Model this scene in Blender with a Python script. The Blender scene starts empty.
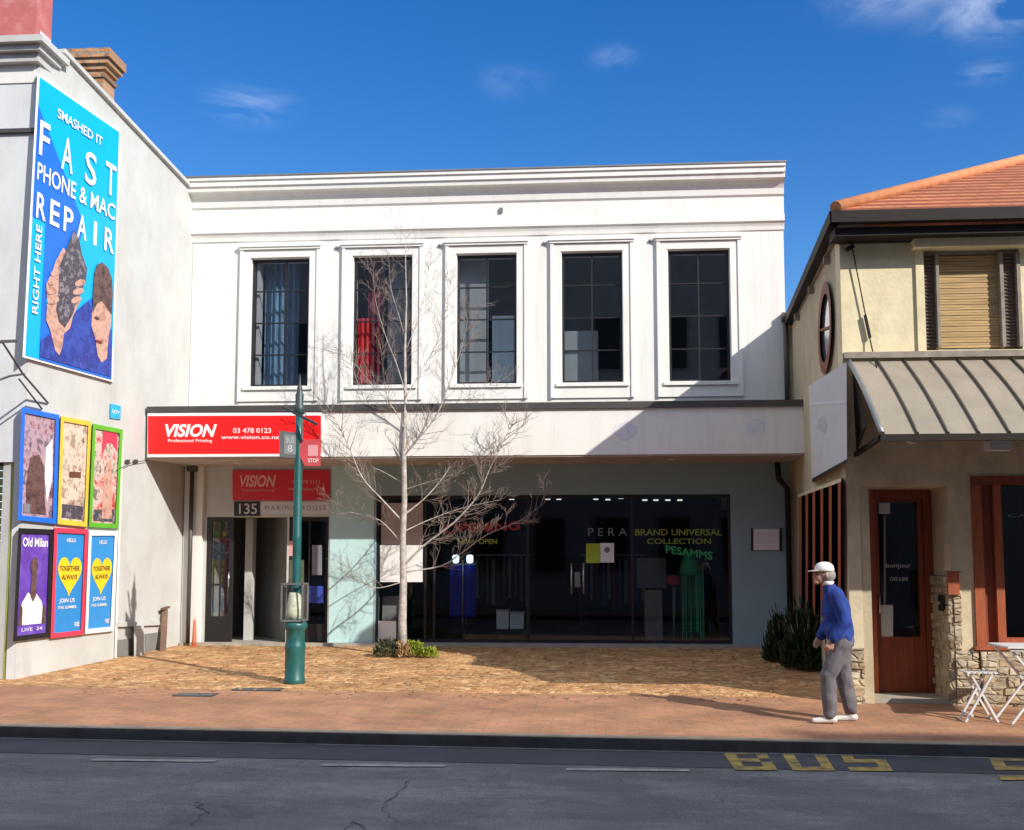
import bpy, math, random
from math import radians, sin, cos, tan, pi
from mathutils import Vector, Matrix, noise as mnoise
random.seed(7)
R = random.random
def U(a, b): return a + (b - a) * R()

# ------------------------------------------------------------------ camera, world, sun, exposure
FPX = 1100.0; TH = radians(4.3); TP = 0.0917; PITCH = math.atan(TP)
CAM = Vector((0.0, -18.05, 1.35)); HZ = 563.0
RIGHT = Vector((cos(TH), sin(TH), 0)); FW0 = Vector((-sin(TH), cos(TH), 0)); ZZ = Vector((0, 0, 1))
FWD = FW0 * cos(PITCH) + ZZ * sin(PITCH); UPV = ZZ * cos(PITCH) - FW0 * sin(PITCH)
CYP = HZ - FPX * TP
scene = bpy.context.scene
cd = bpy.data.cameras.new('camera'); cam = bpy.data.objects.new('camera', cd); scene.collection.objects.link(cam)
cam.matrix_world = Matrix(((RIGHT.x, UPV.x, -FWD.x, CAM.x), (RIGHT.y, UPV.y, -FWD.y, CAM.y), (RIGHT.z, UPV.z, -FWD.z, CAM.z), (0, 0, 0, 1)))
cd.sensor_width = 36; cd.lens = FPX / 1024 * 36; cd.shift_y = (CYP - 415) / 1024; cd.clip_end = 2000; cd.clip_start = 0.05
scene.camera = cam
SDX, SDZ = 1.22, 0.97                       # towards the sun: (SDX, -1, SDZ)
SUN = Vector((SDX, -1, SDZ)).normalized()
elev = math.asin(SUN.z); azi = math.atan2(SUN.x, SUN.y)
w = bpy.data.worlds.new("World"); scene.world = w; w.use_nodes = True
nt = w.node_tree; nt.nodes.clear()
out = nt.nodes.new('ShaderNodeOutputWorld'); bg = nt.nodes.new('ShaderNodeBackground')
sky = nt.nodes.new('ShaderNodeTexSky'); sky.sky_type = 'NISHITA'; sky.sun_disc = False
sky.sun_elevation = elev; sky.sun_rotation = azi; sky.air_density = 1.0; sky.dust_density = 0.2; sky.ozone_density = 2.2
hs = nt.nodes.new('ShaderNodeHueSaturation'); hs.inputs['Hue'].default_value = 0.512; hs.inputs['Saturation'].default_value = 1.42; hs.inputs['Value'].default_value = 0.90
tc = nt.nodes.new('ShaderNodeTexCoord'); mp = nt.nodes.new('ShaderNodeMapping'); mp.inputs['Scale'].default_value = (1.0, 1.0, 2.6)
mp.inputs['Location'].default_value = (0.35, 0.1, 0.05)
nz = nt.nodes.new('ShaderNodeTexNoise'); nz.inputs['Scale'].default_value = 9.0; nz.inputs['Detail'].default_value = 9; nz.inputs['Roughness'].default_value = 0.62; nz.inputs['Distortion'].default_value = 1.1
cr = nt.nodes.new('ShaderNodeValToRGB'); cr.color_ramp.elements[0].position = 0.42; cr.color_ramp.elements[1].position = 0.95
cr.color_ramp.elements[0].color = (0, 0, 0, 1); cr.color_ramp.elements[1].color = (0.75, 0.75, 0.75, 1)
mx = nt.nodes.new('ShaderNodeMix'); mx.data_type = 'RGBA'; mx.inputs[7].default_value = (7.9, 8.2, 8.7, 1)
L = nt.links.new
L(sky.outputs[0], hs.inputs['Color']); L(tc.outputs['Generated'], mp.inputs[0]); L(mp.outputs[0], nz.inputs['Vector'])
L(nz.outputs[0], cr.inputs[0])
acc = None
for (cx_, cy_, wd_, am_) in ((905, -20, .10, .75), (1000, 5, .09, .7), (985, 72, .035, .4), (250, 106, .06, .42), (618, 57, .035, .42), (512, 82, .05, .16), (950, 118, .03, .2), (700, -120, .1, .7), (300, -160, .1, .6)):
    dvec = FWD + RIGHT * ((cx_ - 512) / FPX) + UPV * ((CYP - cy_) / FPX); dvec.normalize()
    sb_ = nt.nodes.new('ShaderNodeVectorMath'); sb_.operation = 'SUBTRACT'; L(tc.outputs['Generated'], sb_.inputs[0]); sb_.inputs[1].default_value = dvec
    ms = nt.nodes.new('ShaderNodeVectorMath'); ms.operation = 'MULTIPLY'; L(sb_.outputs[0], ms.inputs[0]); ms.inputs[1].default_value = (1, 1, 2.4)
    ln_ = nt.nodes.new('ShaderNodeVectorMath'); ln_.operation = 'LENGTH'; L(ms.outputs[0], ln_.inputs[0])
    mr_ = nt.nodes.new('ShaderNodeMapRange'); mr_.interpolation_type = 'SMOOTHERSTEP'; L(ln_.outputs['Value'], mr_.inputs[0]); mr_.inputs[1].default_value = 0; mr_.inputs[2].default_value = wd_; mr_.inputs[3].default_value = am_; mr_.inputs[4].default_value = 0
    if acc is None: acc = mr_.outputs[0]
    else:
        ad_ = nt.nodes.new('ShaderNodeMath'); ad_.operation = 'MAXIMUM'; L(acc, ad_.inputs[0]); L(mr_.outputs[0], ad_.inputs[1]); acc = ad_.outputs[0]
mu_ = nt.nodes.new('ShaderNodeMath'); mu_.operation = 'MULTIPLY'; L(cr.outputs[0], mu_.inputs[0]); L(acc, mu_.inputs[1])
# broken white cloud added overhead and behind the camera for neutral fill light
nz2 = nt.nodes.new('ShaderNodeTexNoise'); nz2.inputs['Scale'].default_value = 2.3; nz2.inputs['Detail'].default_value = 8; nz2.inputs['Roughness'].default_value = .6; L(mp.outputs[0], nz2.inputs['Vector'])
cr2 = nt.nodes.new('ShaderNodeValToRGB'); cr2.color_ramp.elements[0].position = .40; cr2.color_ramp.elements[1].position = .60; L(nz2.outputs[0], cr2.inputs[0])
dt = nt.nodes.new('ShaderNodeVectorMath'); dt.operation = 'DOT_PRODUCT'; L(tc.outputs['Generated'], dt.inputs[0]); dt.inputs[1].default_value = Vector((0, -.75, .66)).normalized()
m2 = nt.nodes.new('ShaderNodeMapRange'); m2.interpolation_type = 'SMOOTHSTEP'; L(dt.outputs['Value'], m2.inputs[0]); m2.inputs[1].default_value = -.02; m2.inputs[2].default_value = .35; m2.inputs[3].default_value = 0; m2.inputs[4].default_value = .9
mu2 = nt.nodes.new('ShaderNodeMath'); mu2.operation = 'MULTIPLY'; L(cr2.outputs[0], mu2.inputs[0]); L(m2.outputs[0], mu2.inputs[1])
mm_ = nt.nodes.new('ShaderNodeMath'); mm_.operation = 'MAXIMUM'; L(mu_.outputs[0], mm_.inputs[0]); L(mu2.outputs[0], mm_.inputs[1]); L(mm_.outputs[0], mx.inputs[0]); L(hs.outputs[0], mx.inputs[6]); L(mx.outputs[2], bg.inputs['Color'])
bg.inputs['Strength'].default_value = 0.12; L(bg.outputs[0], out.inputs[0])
sd = bpy.data.lights.new('sun', 'SUN'); sd.energy = 3.5; sd.angle = radians(0.55); sd.color = (1.0, 0.95, 0.87)
so = bpy.data.objects.new('sun', sd); scene.collection.objects.link(so); so.rotation_euler = SUN.to_track_quat('Z', 'Y').to_euler()
scene.view_settings.view_transform = 'Standard'; scene.view_settings.look = 'None'; scene.view_settings.gamma = 1
scene.view_settings.exposure = 0.62
scene.cycles.max_bounces = 6; scene.cycles.use_denoising = True; scene.cycles.transparent_max_bounces = 12

# ------------------------------------------------------------------ projection helpers (photo pixel -> point on a real plane)
def ray(px, py): return FWD + RIGHT * ((px - 512) / FPX) + UPV * ((CYP - py) / FPX)
def on(px, py, p0, n):
    r = ray(px, py); return CAM + r * ((p0 - CAM).dot(n) / r.dot(n))
def P(px, py, Y=0.0): return on(px, py, Vector((0, Y, 0)), Vector((0, 1, 0)))
def X_(px, Y=0.0, py=520): return P(px, py, Y).x
def Z_(py, Y=0.0, px=488): return P(px, py, Y).z
YK = -7.2
XL0, XR0 = -5.2, 4.9
def zk(x):
    t = min(1.6, max(-0.6, (x - XL0) / (XR0 - XL0))); return -0.275 - 0.075 * t
def gz(x, y):
    if y >= 0: return 0.0
    return zk(x) * min(1.0, y / YK)
def rz(x): return zk(x) - 0.115

# ------------------------------------------------------------------ mesh builder
COL = scene.collection
def W(o):
    m = o.matrix_basis.copy(); return W(o.parent) @ m if o.parent else m
class MB:
    def __init__(s): s.v = []; s.f = []; s.sm = []
    def add(s, vs, fs, smooth=False):
        b = len(s.v); s.v += [Vector(q) for q in vs]; s.f += [tuple(i + b for i in f) for f in fs]; s.sm += [smooth] * len(fs); return s
    def box(s, x0, x1, y0, y1, z0, z1):
        x0, x1 = sorted((x0, x1)); y0, y1 = sorted((y0, y1)); z0, z1 = sorted((z0, z1))
        return s.add([(x0,y0,z0),(x1,y0,z0),(x1,y1,z0),(x0,y1,z0),(x0,y0,z1),(x1,y0,z1),(x1,y1,z1),(x0,y1,z1)],
                     [(0,3,2,1),(4,5,6,7),(0,1,5,4),(1,2,6,5),(2,3,7,6),(3,0,4,7)])
    def obox(s, c, ux, uy, uz):       # centre and three half axes
        c, ux, uy, uz = map(Vector, (c, ux, uy, uz)); vs = []
        for dz in (-1, 1):
            for dx, dy in ((-1,-1),(1,-1),(1,1),(-1,1)): vs.append(c + ux*dx + uy*dy + uz*dz)
        return s.add(vs, [(0,3,2,1),(4,5,6,7),(0,1,5,4),(1,2,6,5),(2,3,7,6),(3,0,4,7)])
    def bar(s, a, b, wd, ht=None, up=ZZ):
        a, b = Vector(a), Vector(b); d = (b - a); ht = ht or wd
        sd_ = d.cross(up); sd_ = (d.cross(Vector((1, 0, 0))) if sd_.length < 1e-6 else sd_).normalized(); u = sd_.cross(d).normalized()
        return s.obox((a + b) / 2, d / 2, sd_ * wd / 2, u * ht / 2)
    def prism(s, pts, ext):           # polygon (planar points) extruded by a vector
        n = len(pts); pts = [Vector(p) for p in pts]; ext = Vector(ext)
        return s.add(pts + [p + ext for p in pts], [tuple(range(n)), tuple(range(2*n-1, n-1, -1))] + [(i, i+n, (i+1) % n + n, (i+1) % n) for i in range(n)])
    def tube(s, pts, rs, n=8, smooth=True):
        pts = [Vector(p) for p in pts]
        if not hasattr(rs, '__len__'): rs = [rs] * len(pts)
        vs = []; prev = None
        for i, p in enumerate(pts):
            d = (pts[min(i+1, len(pts)-1)] - pts[max(i-1, 0)]).normalized()
            if prev is None: a = d.cross(ZZ if abs(d.z) < .9 else Vector((1, 0, 0))).normalized()
            else:
                a = prev - d * prev.dot(d); a = a.normalized() if a.length > 1e-6 else d.orthogonal().normalized()
            prev = a; b = d.cross(a)
            for k in range(n): vs.append(p + (a * cos(2*pi*k/n) + b * sin(2*pi*k/n)) * rs[i])
        fs = [(i*n+k, i*n+(k+1) % n, (i+1)*n+(k+1) % n, (i+1)*n+k) for i in range(len(pts)-1) for k in range(n)]
        s.add(vs, fs, smooth); b = len(s.v) - len(vs)
        s.f += [tuple(b + k for k in range(n-1, -1, -1)), tuple(b + (len(pts)-1)*n + k for k in range(n))]; s.sm += [False, False]
        return s
    def lathe(s, c, prof, n=16, sx=1, sy=1):
        c = Vector(c); vs = []
        for r, z in prof:
            for k in range(n): vs.append(c + Vector((r*sx*cos(2*pi*k/n), r*sy*sin(2*pi*k/n), z)))
        m = len(prof)
        fs = [(i*n+k, i*n+(k+1) % n, (i+1)*n+(k+1) % n, (i+1)*n+k) for i in range(m-1) for k in range(n)]
        s.add(vs, fs, True); b = len(s.v) - len(vs)
        s.f += [tuple(b + k for k in range(n-1, -1, -1)), tuple(b + (m-1)*n + k for k in range(n))]; s.sm += [False, False]
        return s
    def ball(s, c, rx, ry=None, rz_=None, n=12, m=8):
        ry = ry or rx; rz_ = rz_ or rx
        prof = [(max(0.02, sin(pi*i/m)), -cos(pi*i/m)) for i in range(m+1)]
        t = MB().lathe((0, 0, 0), prof, n)
        return s.add([Vector(c) + Vector((q.x*rx, q.y*ry, q.z*rz_)) for q in t.v], t.f, True)
    def cap(s, p0, r0, p1, r1, n=12):
        p0, p1 = Vector(p0), Vector(p1); d = (p1 - p0).normalized()
        pts, rs = [], []
        for i in range(1, 5): a = pi/2 * i/4; pts.append(p0 - d * r0 * cos(a)); rs.append(max(.001, r0 * sin(a)))
        for i in range(4, 0, -1): a = pi/2 * i/4; pts.append(p1 + d * r1 * cos(a)); rs.append(max(.001, r1 * sin(a)))
        return s.tube(pts, rs, n)
    def build(s, name, m, parent=None):
        me = bpy.data.meshes.new(name); inv = W(parent).inverted() if parent else Matrix()
        me.from_pydata([inv @ q for q in s.v], [], s.f); me.validate(); me.update()
        if len(me.polygons) == len(s.sm):
            for p, q in zip(me.polygons, s.sm): p.use_smooth = q
        me.materials.append(m)
        o = bpy.data.objects.new(name, me); COL.objects.link(o); o.parent = parent
        return o
def thing(name, loc, label, cat, group=None, rz_=0):
    o = bpy.data.objects.new(name, None); COL.objects.link(o); o.location = loc; o.rotation_euler = (0, 0, rz_); o.empty_display_size = .2
    return tag(o, label, cat, group)
def tag(o, label, cat, group=None):
    o['label'] = label; o['category'] = cat
    if group: o['group'] = group
    return o
def struct(o, kind='structure'): o['kind'] = kind; return o
def wallgrid(mb, x0, x1, z0, z1, y0, y1, ops):     # wall with rectangular openings (ax, bx, az, bz)
    xs = sorted({x0, x1, *[o[0] for o in ops], *[o[1] for o in ops]})
    for a, b in zip(xs, xs[1:]):
        z = z0; mid = (a + b) / 2
        for o in sorted([o for o in ops if o[0] < mid < o[1]], key=lambda q: q[2]):
            if o[2] > z + 1e-4: mb.box(a, b, y0, y1, z, o[2])
            z = o[3]
        if z < z1 - 1e-4: mb.box(a, b, y0, y1, z, z1)
    return mb
def text_faces(txt, bold=0.0, shear=0.0):
    cu = bpy.data.curves.new('t', 'FONT'); cu.body = txt; cu.extrude = 0.5; cu.offset = bold; cu.resolution_u = 3; cu.shear = shear
    o = bpy.data.objects.new('t', cu); COL.objects.link(o)
    dg = bpy.context.evaluated_depsgraph_get(); dg.update()
    me = bpy.data.meshes.new_from_object(o.evaluated_get(dg))
    vs = [v.co.copy() for v in me.vertices]; fs = [tuple(p.vertices) for p in me.polygons]
    bpy.data.objects.remove(o); bpy.data.curves.remove(cu); bpy.data.meshes.remove(me)
    return vs, fs
def text_fn(mb, txt, fn, bold=0.0, shear=0.0):     # fn(s, t, front) -> point, s,t in 0..1 (t up), front 0/1
    vs, fs = text_faces(txt, bold, shear)
    if not vs: return mb
    x0, x1 = min(v.x for v in vs), max(v.x for v in vs); y0, y1 = min(v.y for v in vs), max(v.y for v in vs)
    return mb.add([fn((v.x-x0)/(x1-x0), (v.y-y0)/(y1-y0), 1 if v.z > 0 else 0) for v in vs], fs)
def quadfn(q, plane, off, th):                     # q: tl,tr,br,bl in pixels; plane(px,py,offset)
    tl, tr, br, bl = q
    def fn(s, t, f):
        x = (bl[0]*(1-s)+br[0]*s)*(1-t) + (tl[0]*(1-s)+tr[0]*s)*t; y = (bl[1]*(1-s)+br[1]*s)*(1-t) + (tl[1]*(1-s)+tr[1]*s)*t
        return plane(x, y, off + (th if f else 0))
    return fn
def text_px(mb, txt, q, plane, off=0.004, th=0.004, bold=0.0, shear=0.0): return text_fn(mb, txt, quadfn(q, plane, off, th), bold, shear)
def tpart(parent, m, txt, q, plane, off=0.004, th=0.004, bold=0.0, shear=0.0, name='lettering'): return text_px(MB(), txt, q, plane, off, th, bold, shear).build(name, m, parent)
def poly_px(mb, pts, plane, off, th):
    a = [plane(x, y, off) for x, y in pts]; b = [plane(x, y, off + th) for x, y in pts]; n = len(pts)
    return mb.add(a + b, [tuple(range(n)), tuple(range(2*n-1, n-1, -1))] + [(i, i+n, (i+1) % n + n, (i+1) % n) for i in range(n)])
def sub(q, a, b, c, d):                            # sub-rectangle of a pixel quad: s a..b, t (from top) c..d
    tl, tr, br, bl = q
    def g(s, t): return ((tl[0]*(1-s)+tr[0]*s)*(1-t)+(bl[0]*(1-s)+br[0]*s)*t, (tl[1]*(1-s)+tr[1]*s)*(1-t)+(bl[1]*(1-s)+br[1]*s)*t)
    return [g(a, c), g(b, c), g(b, d), g(a, d)]
def organic(name, mb, m, parent, voxel=0.012, sm=3, fold=0.0, fs=9):
    o = mb.build(name, m, parent)
    md = o.modifiers.new('r', 'REMESH'); md.mode = 'VOXEL'; md.voxel_size = voxel; md.use_smooth_shade = True
    s_ = o.modifiers.new('s', 'SMOOTH'); s_.iterations = sm; s_.factor = .5
    dg = bpy.context.evaluated_depsgraph_get(); dg.update()
    me = bpy.data.meshes.new_from_object(o.evaluated_get(dg)); o.modifiers.clear(); o.data = me
    if not me.materials: me.materials.append(m)
    if fold:
        for v in me.vertices:
            p_ = Vector((v.co.x, v.co.y, v.co.z*.55))*fs; v.co += v.normal * fold * (mnoise.noise(p_ + Vector((0, 0, v.co.z*fs*.6))) + .5*mnoise.noise(p_*2.3))
    return o

# ------------------------------------------------------------------ materials
def lin(c): return tuple(((v/255)/12.92 if v/255 <= .04045 else ((v/255+.055)/1.055)**2.4) for v in c)
def base(name):
    m = bpy.data.materials.new(name); m.use_nodes = True; t = m.node_tree; b = t.nodes['Principled BSDF']; return m, t, b
def mat(name, col, rough=.7, metal=0.0, var=.15, scale=3.0, bump=0.0, bscale=60, col2=None, dirt=None, stretch=None, spec=None, coord='Object'):
    m, t, b = base(name); N = t.nodes.new; K = t.links.new
    b.inputs['Roughness'].default_value = rough; b.inputs['Metallic'].default_value = metal
    if spec is not None: b.inputs['Specular IOR Level'].default_value = spec
    c = N('ShaderNodeTexCoord'); mp_ = N('ShaderNodeMapping'); K(c.outputs[coord], mp_.inputs[0])
    if stretch: mp_.inputs['Scale'].default_value = stretch
    n1 = N('ShaderNodeTexNoise'); n1.inputs['Scale'].default_value = scale; n1.inputs['Detail'].default_value = 8; n1.inputs['Roughness'].default_value = .6
    K(mp_.outputs[0], n1.inputs['Vector'])
    r1 = N('ShaderNodeValToRGB'); r1.color_ramp.elements[0].position = .32; r1.color_ramp.elements[1].position = .68
    c2 = col2 or tuple(v * (1 - var) for v in col); c1 = col if col2 else tuple(min(1, v * (1 + var * .4)) for v in col)
    r1.color_ramp.elements[0].color = (*c2, 1); r1.color_ramp.elements[1].color = (*c1, 1); K(n1.outputs[0], r1.inputs[0])
    cur = r1.outputs[0]
    if dirt:
        dc, amt, ds, st = dirt
        mp2 = N('ShaderNodeMapping'); K(c.outputs[coord], mp2.inputs[0]); mp2.inputs['Scale'].default_value = st
        n2 = N('ShaderNodeTexNoise'); n2.inputs['Scale'].default_value = ds; n2.inputs['Detail'].default_value = 10; n2.inputs['Roughness'].default_value = .7
        K(mp2.outputs[0], n2.inputs['Vector'])
        r2 = N('ShaderNodeValToRGB'); r2.color_ramp.elements[0].position = .5; r2.color_ramp.elements[1].position = .75
        r2.color_ramp.elements[0].color = (0, 0, 0, 1); r2.color_ramp.elements[1].color = (amt, amt, amt, 1); K(n2.outputs[0], r2.inputs[0])
        x = N('ShaderNodeMix'); x.data_type = 'RGBA'; K(r2.outputs[0], x.inputs[0]); K(cur, x.inputs[6]); x.inputs[7].default_value = (*dc, 1); cur = x.outputs[2]
    K(cur, b.inputs['Base Color'])
    if bump:
        n3 = N('ShaderNodeTexNoise'); n3.inputs['Scale'].default_value = bscale; n3.inputs['Detail'].default_value = 6; K(mp_.outputs[0], n3.inputs['Vector'])
        bp = N('ShaderNodeBump'); bp.inputs['Strength'].default_value = bump; bp.inputs['Distance'].default_value = .01; K(n3.outputs[0], bp.inputs['Height']); K(bp.outputs[0], b.inputs['Normal'])
    return m
def brickmat(name, c1, c2, mortar, bw, bh, rough=.85, axes='XY', msize=.012, bump=.4, big=(.6, .35), squash=None):
    m, t, b = base(name); N = t.nodes.new; K = t.links.new; b.inputs['Roughness'].default_value = rough
    c = N('ShaderNodeTexCoord'); sp = N('ShaderNodeSeparateXYZ'); cb = N('ShaderNodeCombineXYZ'); K(c.outputs['Object'], sp.inputs[0])
    K(sp.outputs[axes[0]], cb.inputs[0]); K(sp.outputs[axes[1]], cb.inputs[1])
    nw = N('ShaderNodeTexNoise'); nw.inputs['Scale'].default_value = 2.5; K(cb.outputs[0], nw.inputs['Vector'])
    vm = N('ShaderNodeVectorMath'); vm.operation = 'MULTIPLY_ADD'; K(nw.outputs['Color'], vm.inputs[0]); vm.inputs[1].default_value = (.03, .03, 0); K(cb.outputs[0], vm.inputs[2])
    br = N('ShaderNodeTexBrick'); K(vm.outputs[0], br.inputs['Vector']); br.inputs['Scale'].default_value = 1
    br.inputs['Brick Width'].default_value = bw; br.inputs['Row Height'].default_value = bh; br.inputs['Mortar Size'].default_value = msize
    br.inputs['Color1'].default_value = (*c1, 1); br.inputs['Color2'].default_value = (*c2, 1); br.inputs['Mortar'].default_value = (*mortar, 1); br.inputs['Bias'].default_value = 0
    n1 = N('ShaderNodeTexNoise'); n1.inputs['Scale'].default_value = big[0]; n1.inputs['Detail'].default_value = 9; n1.inputs['Roughness'].default_value = .65; K(cb.outputs[0], n1.inputs['Vector'])
    mr = N('ShaderNodeMapRange'); mr.inputs[1].default_value = .3; mr.inputs[2].default_value = .7; mr.inputs[3].default_value = 1 - big[1]; mr.inputs[4].default_value = 1 + big[1]; K(n1.outputs[0], mr.inputs[0])
    mm = N('ShaderNodeVectorMath'); mm.operation = 'SCALE'; K(br.outputs['Color'], mm.inputs[0]); K(mr.outputs[0], mm.inputs['Scale']); K(mm.outputs[0], b.inputs['Base Color'])
    n3 = N('ShaderNodeTexNoise'); n3.inputs['Scale'].default_value = 40; K(cb.outputs[0], n3.inputs['Vector'])
    ad = N('ShaderNodeMath'); ad.operation = 'MULTIPLY_ADD'; K(n3.outputs[0], ad.inputs[0]); ad.inputs[1].default_value = .35
    iv = N('ShaderNodeMath'); iv.operation = 'SUBTRACT'; iv.inputs[0].default_value = 1; K(br.outputs['Fac'], iv.inputs[1]); K(iv.outputs[0], ad.inputs[2])
    bp = N('ShaderNodeBump'); bp.inputs['Strength'].default_value = bump; bp.inputs['Distance'].default_value = .012; K(ad.outputs[0], bp.inputs['Height']); K(bp.outputs[0], b.inputs['Normal'])
    return m
def stonemat(name, cols, scale, stretch=(1, 1, 1), mortar=(.2, .17, .13), edge=.05, bump=.8, rough=.9):
    m, t, b = base(name); N = t.nodes.new; K = t.links.new; b.inputs['Roughness'].default_value = rough
    c = N('ShaderNodeTexCoord'); mp_ = N('ShaderNodeMapping'); mp_.inputs['Scale'].default_value = stretch; K(c.outputs['Object'], mp_.inputs[0])
    nw = N('ShaderNodeTexNoise'); nw.inputs['Scale'].default_value = 5; nw.inputs['Detail'].default_value = 4; K(mp_.outputs[0], nw.inputs['Vector'])
    vm = N('ShaderNodeVectorMath'); vm.operation = 'MULTIPLY_ADD'; K(nw.outputs['Color'], vm.inputs[0]); vm.inputs[1].default_value = (.12, .12, .12); K(mp_.outputs[0], vm.inputs[2])
    v1 = N('ShaderNodeTexVoronoi'); v1.inputs['Scale'].default_value = scale; K(vm.outputs[0], v1.inputs['Vector'])
    v2 = N('ShaderNodeTexVoronoi'); v2.feature = 'DISTANCE_TO_EDGE'; v2.inputs['Scale'].default_value = scale; K(vm.outputs[0], v2.inputs['Vector'])
    sp = N('ShaderNodeSeparateColor'); K(v1.outputs['Color'], sp.inputs[0])
    rp = N('ShaderNodeValToRGB'); el = rp.color_ramp.elements
    while len(el) < len(cols): el.new(.5)
    for i, cc in enumerate(cols): el[i].position = i / (len(cols) - 1); el[i].color = (*cc, 1)
    K(sp.outputs[0], rp.inputs[0])
    n1 = N('ShaderNodeTexNoise'); n1.inputs['Scale'].default_value = 9; n1.inputs['Detail'].default_value = 9; K(mp_.outputs[0], n1.inputs['Vector'])
    mr = N('ShaderNodeMapRange'); mr.inputs[1].default_value = .3; mr.inputs[2].default_value = .7; mr.inputs[3].default_value = .65; mr.inputs[4].default_value = 1.3; K(n1.outputs[0], mr.inputs[0])
    nb = N('ShaderNodeTexNoise'); nb.inputs['Scale'].default_value = 1.6; nb.inputs['Detail'].default_value = 6; K(mp_.outputs[0], nb.inputs['Vector'])
    mb_ = N('ShaderNodeMapRange'); mb_.inputs[1].default_value = .35; mb_.inputs[2].default_value = .62; mb_.inputs[3].default_value = .72; mb_.inputs[4].default_value = 1.12; K(nb.outputs[0], mb_.inputs[0])
    mq = N('ShaderNodeMath'); mq.operation = 'MULTIPLY'; K(mr.outputs[0], mq.inputs[0]); K(mb_.outputs[0], mq.inputs[1])
    mm = N('ShaderNodeVectorMath'); mm.operation = 'SCALE'; K(rp.outputs[0], mm.inputs[0]); K(mq.outputs[0], mm.inputs['Scale'])
    st = N('ShaderNodeMapRange'); st.inputs[1].default_value = 0; st.inputs[2].default_value = edge; K(v2.outputs['Distance'], st.inputs[0])
    x = N('ShaderNodeMix'); x.data_type = 'RGBA'; K(st.outputs[0], x.inputs[0]); x.inputs[6].default_value = (*mortar, 1); K(mm.outputs[0], x.inputs[7]); K(x.outputs[2], b.inputs['Base Color'])
    st2 = N('ShaderNodeMapRange'); st2.inputs[2].default_value = edge * 2.5; K(v2.outputs['Distance'], st2.inputs[0])
    ad = N('ShaderNodeMath'); ad.operation = 'MULTIPLY_ADD'; K(n1.outputs[0], ad.inputs[0]); ad.inputs[1].default_value = .5; K(st2.outputs[0], ad.inputs[2])
    bp = N('ShaderNodeBump'); bp.inputs['Strength'].default_value = bump; bp.inputs['Distance'].default_value = .03; K(ad.outputs[0], bp.inputs['Height']); K(bp.outputs[0], b.inputs['Normal'])
    return m
def glass(name, tint=(.9, .95, .95), refl=1.0, rough=.02, base_refl=.06):
    m = bpy.data.materials.new(name); m.use_nodes = True; t = m.node_tree; t.nodes.clear(); N = t.nodes.new; K = t.links.new
    o = N('ShaderNodeOutputMaterial'); tr = N('ShaderNodeBsdfTransparent'); tr.inputs[0].default_value = (*tint, 1)
    gl = N('ShaderNodeBsdfGlossy'); gl.inputs['Roughness'].default_value = rough; gl.inputs[0].default_value = (1, 1, 1, 1)
    lw = N('ShaderNodeLayerWeight'); lw.inputs[0].default_value = .5; pw = N('ShaderNodeMath'); pw.operation = 'POWER'; K(lw.outputs['Facing'], pw.inputs[0]); pw.inputs[1].default_value = 5
    ml = N('ShaderNodeMath'); ml.operation = 'MULTIPLY_ADD'; K(pw.outputs[0], ml.inputs[0]); ml.inputs[1].default_value = refl; ml.inputs[2].default_value = base_refl
    n = N('ShaderNodeTexNoise'); n.inputs['Scale'].default_value = 1.3; c = N('ShaderNodeTexCoord'); K(c.outputs['Object'], n.inputs['Vector'])
    bp = N('ShaderNodeBump'); bp.inputs['Strength'].default_value = .05; bp.inputs['Distance'].default_value = .01; K(n.outputs[0], bp.inputs['Height']); K(bp.outputs[0], gl.inputs['Normal'])
    x = N('ShaderNodeMixShader'); K(ml.outputs[0], x.inputs[0]); K(tr.outputs[0], x.inputs[1]); K(gl.outputs[0], x.inputs[2]); K(x.outputs[0], o.inputs[0])
    return m
def emis(name, col, s):
    m, t, b = base(name); b.inputs['Base Color'].default_value = (*col, 1); b.inputs['Emission Color'].default_value = (*col, 1); b.inputs['Emission Strength'].default_value = s; return m
M = {}
M['white'] = mat('white_render', (.80, .785, .74), .75, var=.05, scale=1.2, bump=.12, bscale=90, dirt=((.52, .51, .46), .38, 2.2, (4, 4, .3)))
M['trim'] = mat('white_trim', (.82, .80, .75), .6, var=.04, scale=2, dirt=((.5, .47, .4), .3, 2.0, (3, 3, .5)))
M['oldwhite'] = mat('weathered_white_render', (.545, .55, .525), .85, var=.12, scale=1.4, bump=.3, bscale=45, dirt=((.38, .36, .32), .55, 1.6, (1.5, 1.5, .45)))
M['frontwhite'] = mat('painted_front_render', (.66, .67, .67), .8, var=.08, scale=1.4, bump=.2, bscale=45, dirt=((.45, .44, .42), .4, 1.6, (1.5, 1.5, .45)))
M['flash'] = mat('dark_flashing', (.09, .085, .08), .5, .3)
M['grey_teal'] = mat('grey_teal_paint', (.28, .40, .44), .7, var=.06, scale=1.5, bump=.1)
M['mint'] = mat('pale_blue_paint', (.48, .70, .70), .8, var=.05, scale=1.5, bump=.1)
M['black'] = mat('black_paint', (.015, .015, .017), .45)
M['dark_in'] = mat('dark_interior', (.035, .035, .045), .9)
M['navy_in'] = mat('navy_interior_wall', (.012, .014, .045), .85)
M['floor_in'] = mat('shop_floor', (.28, .28, .27), .3)
M['passage'] = mat('passage_wall', (.20, .20, .19), .8)
M['red'] = mat('red_sign', (.86, .012, .012), .4, var=.04)
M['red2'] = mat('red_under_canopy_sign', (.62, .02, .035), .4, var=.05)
M['red3'] = mat('faded_red', (.62, .08, .09), .5)
M['dimred'] = mat('dim_red_vinyl', (.34, .03, .05), .6)
M['dimlime'] = mat('dim_lime_vinyl', (.30, .36, .05), .6)
M['wht'] = mat('white_vinyl', (.85, .84, .82), .5, var=.03)
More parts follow.
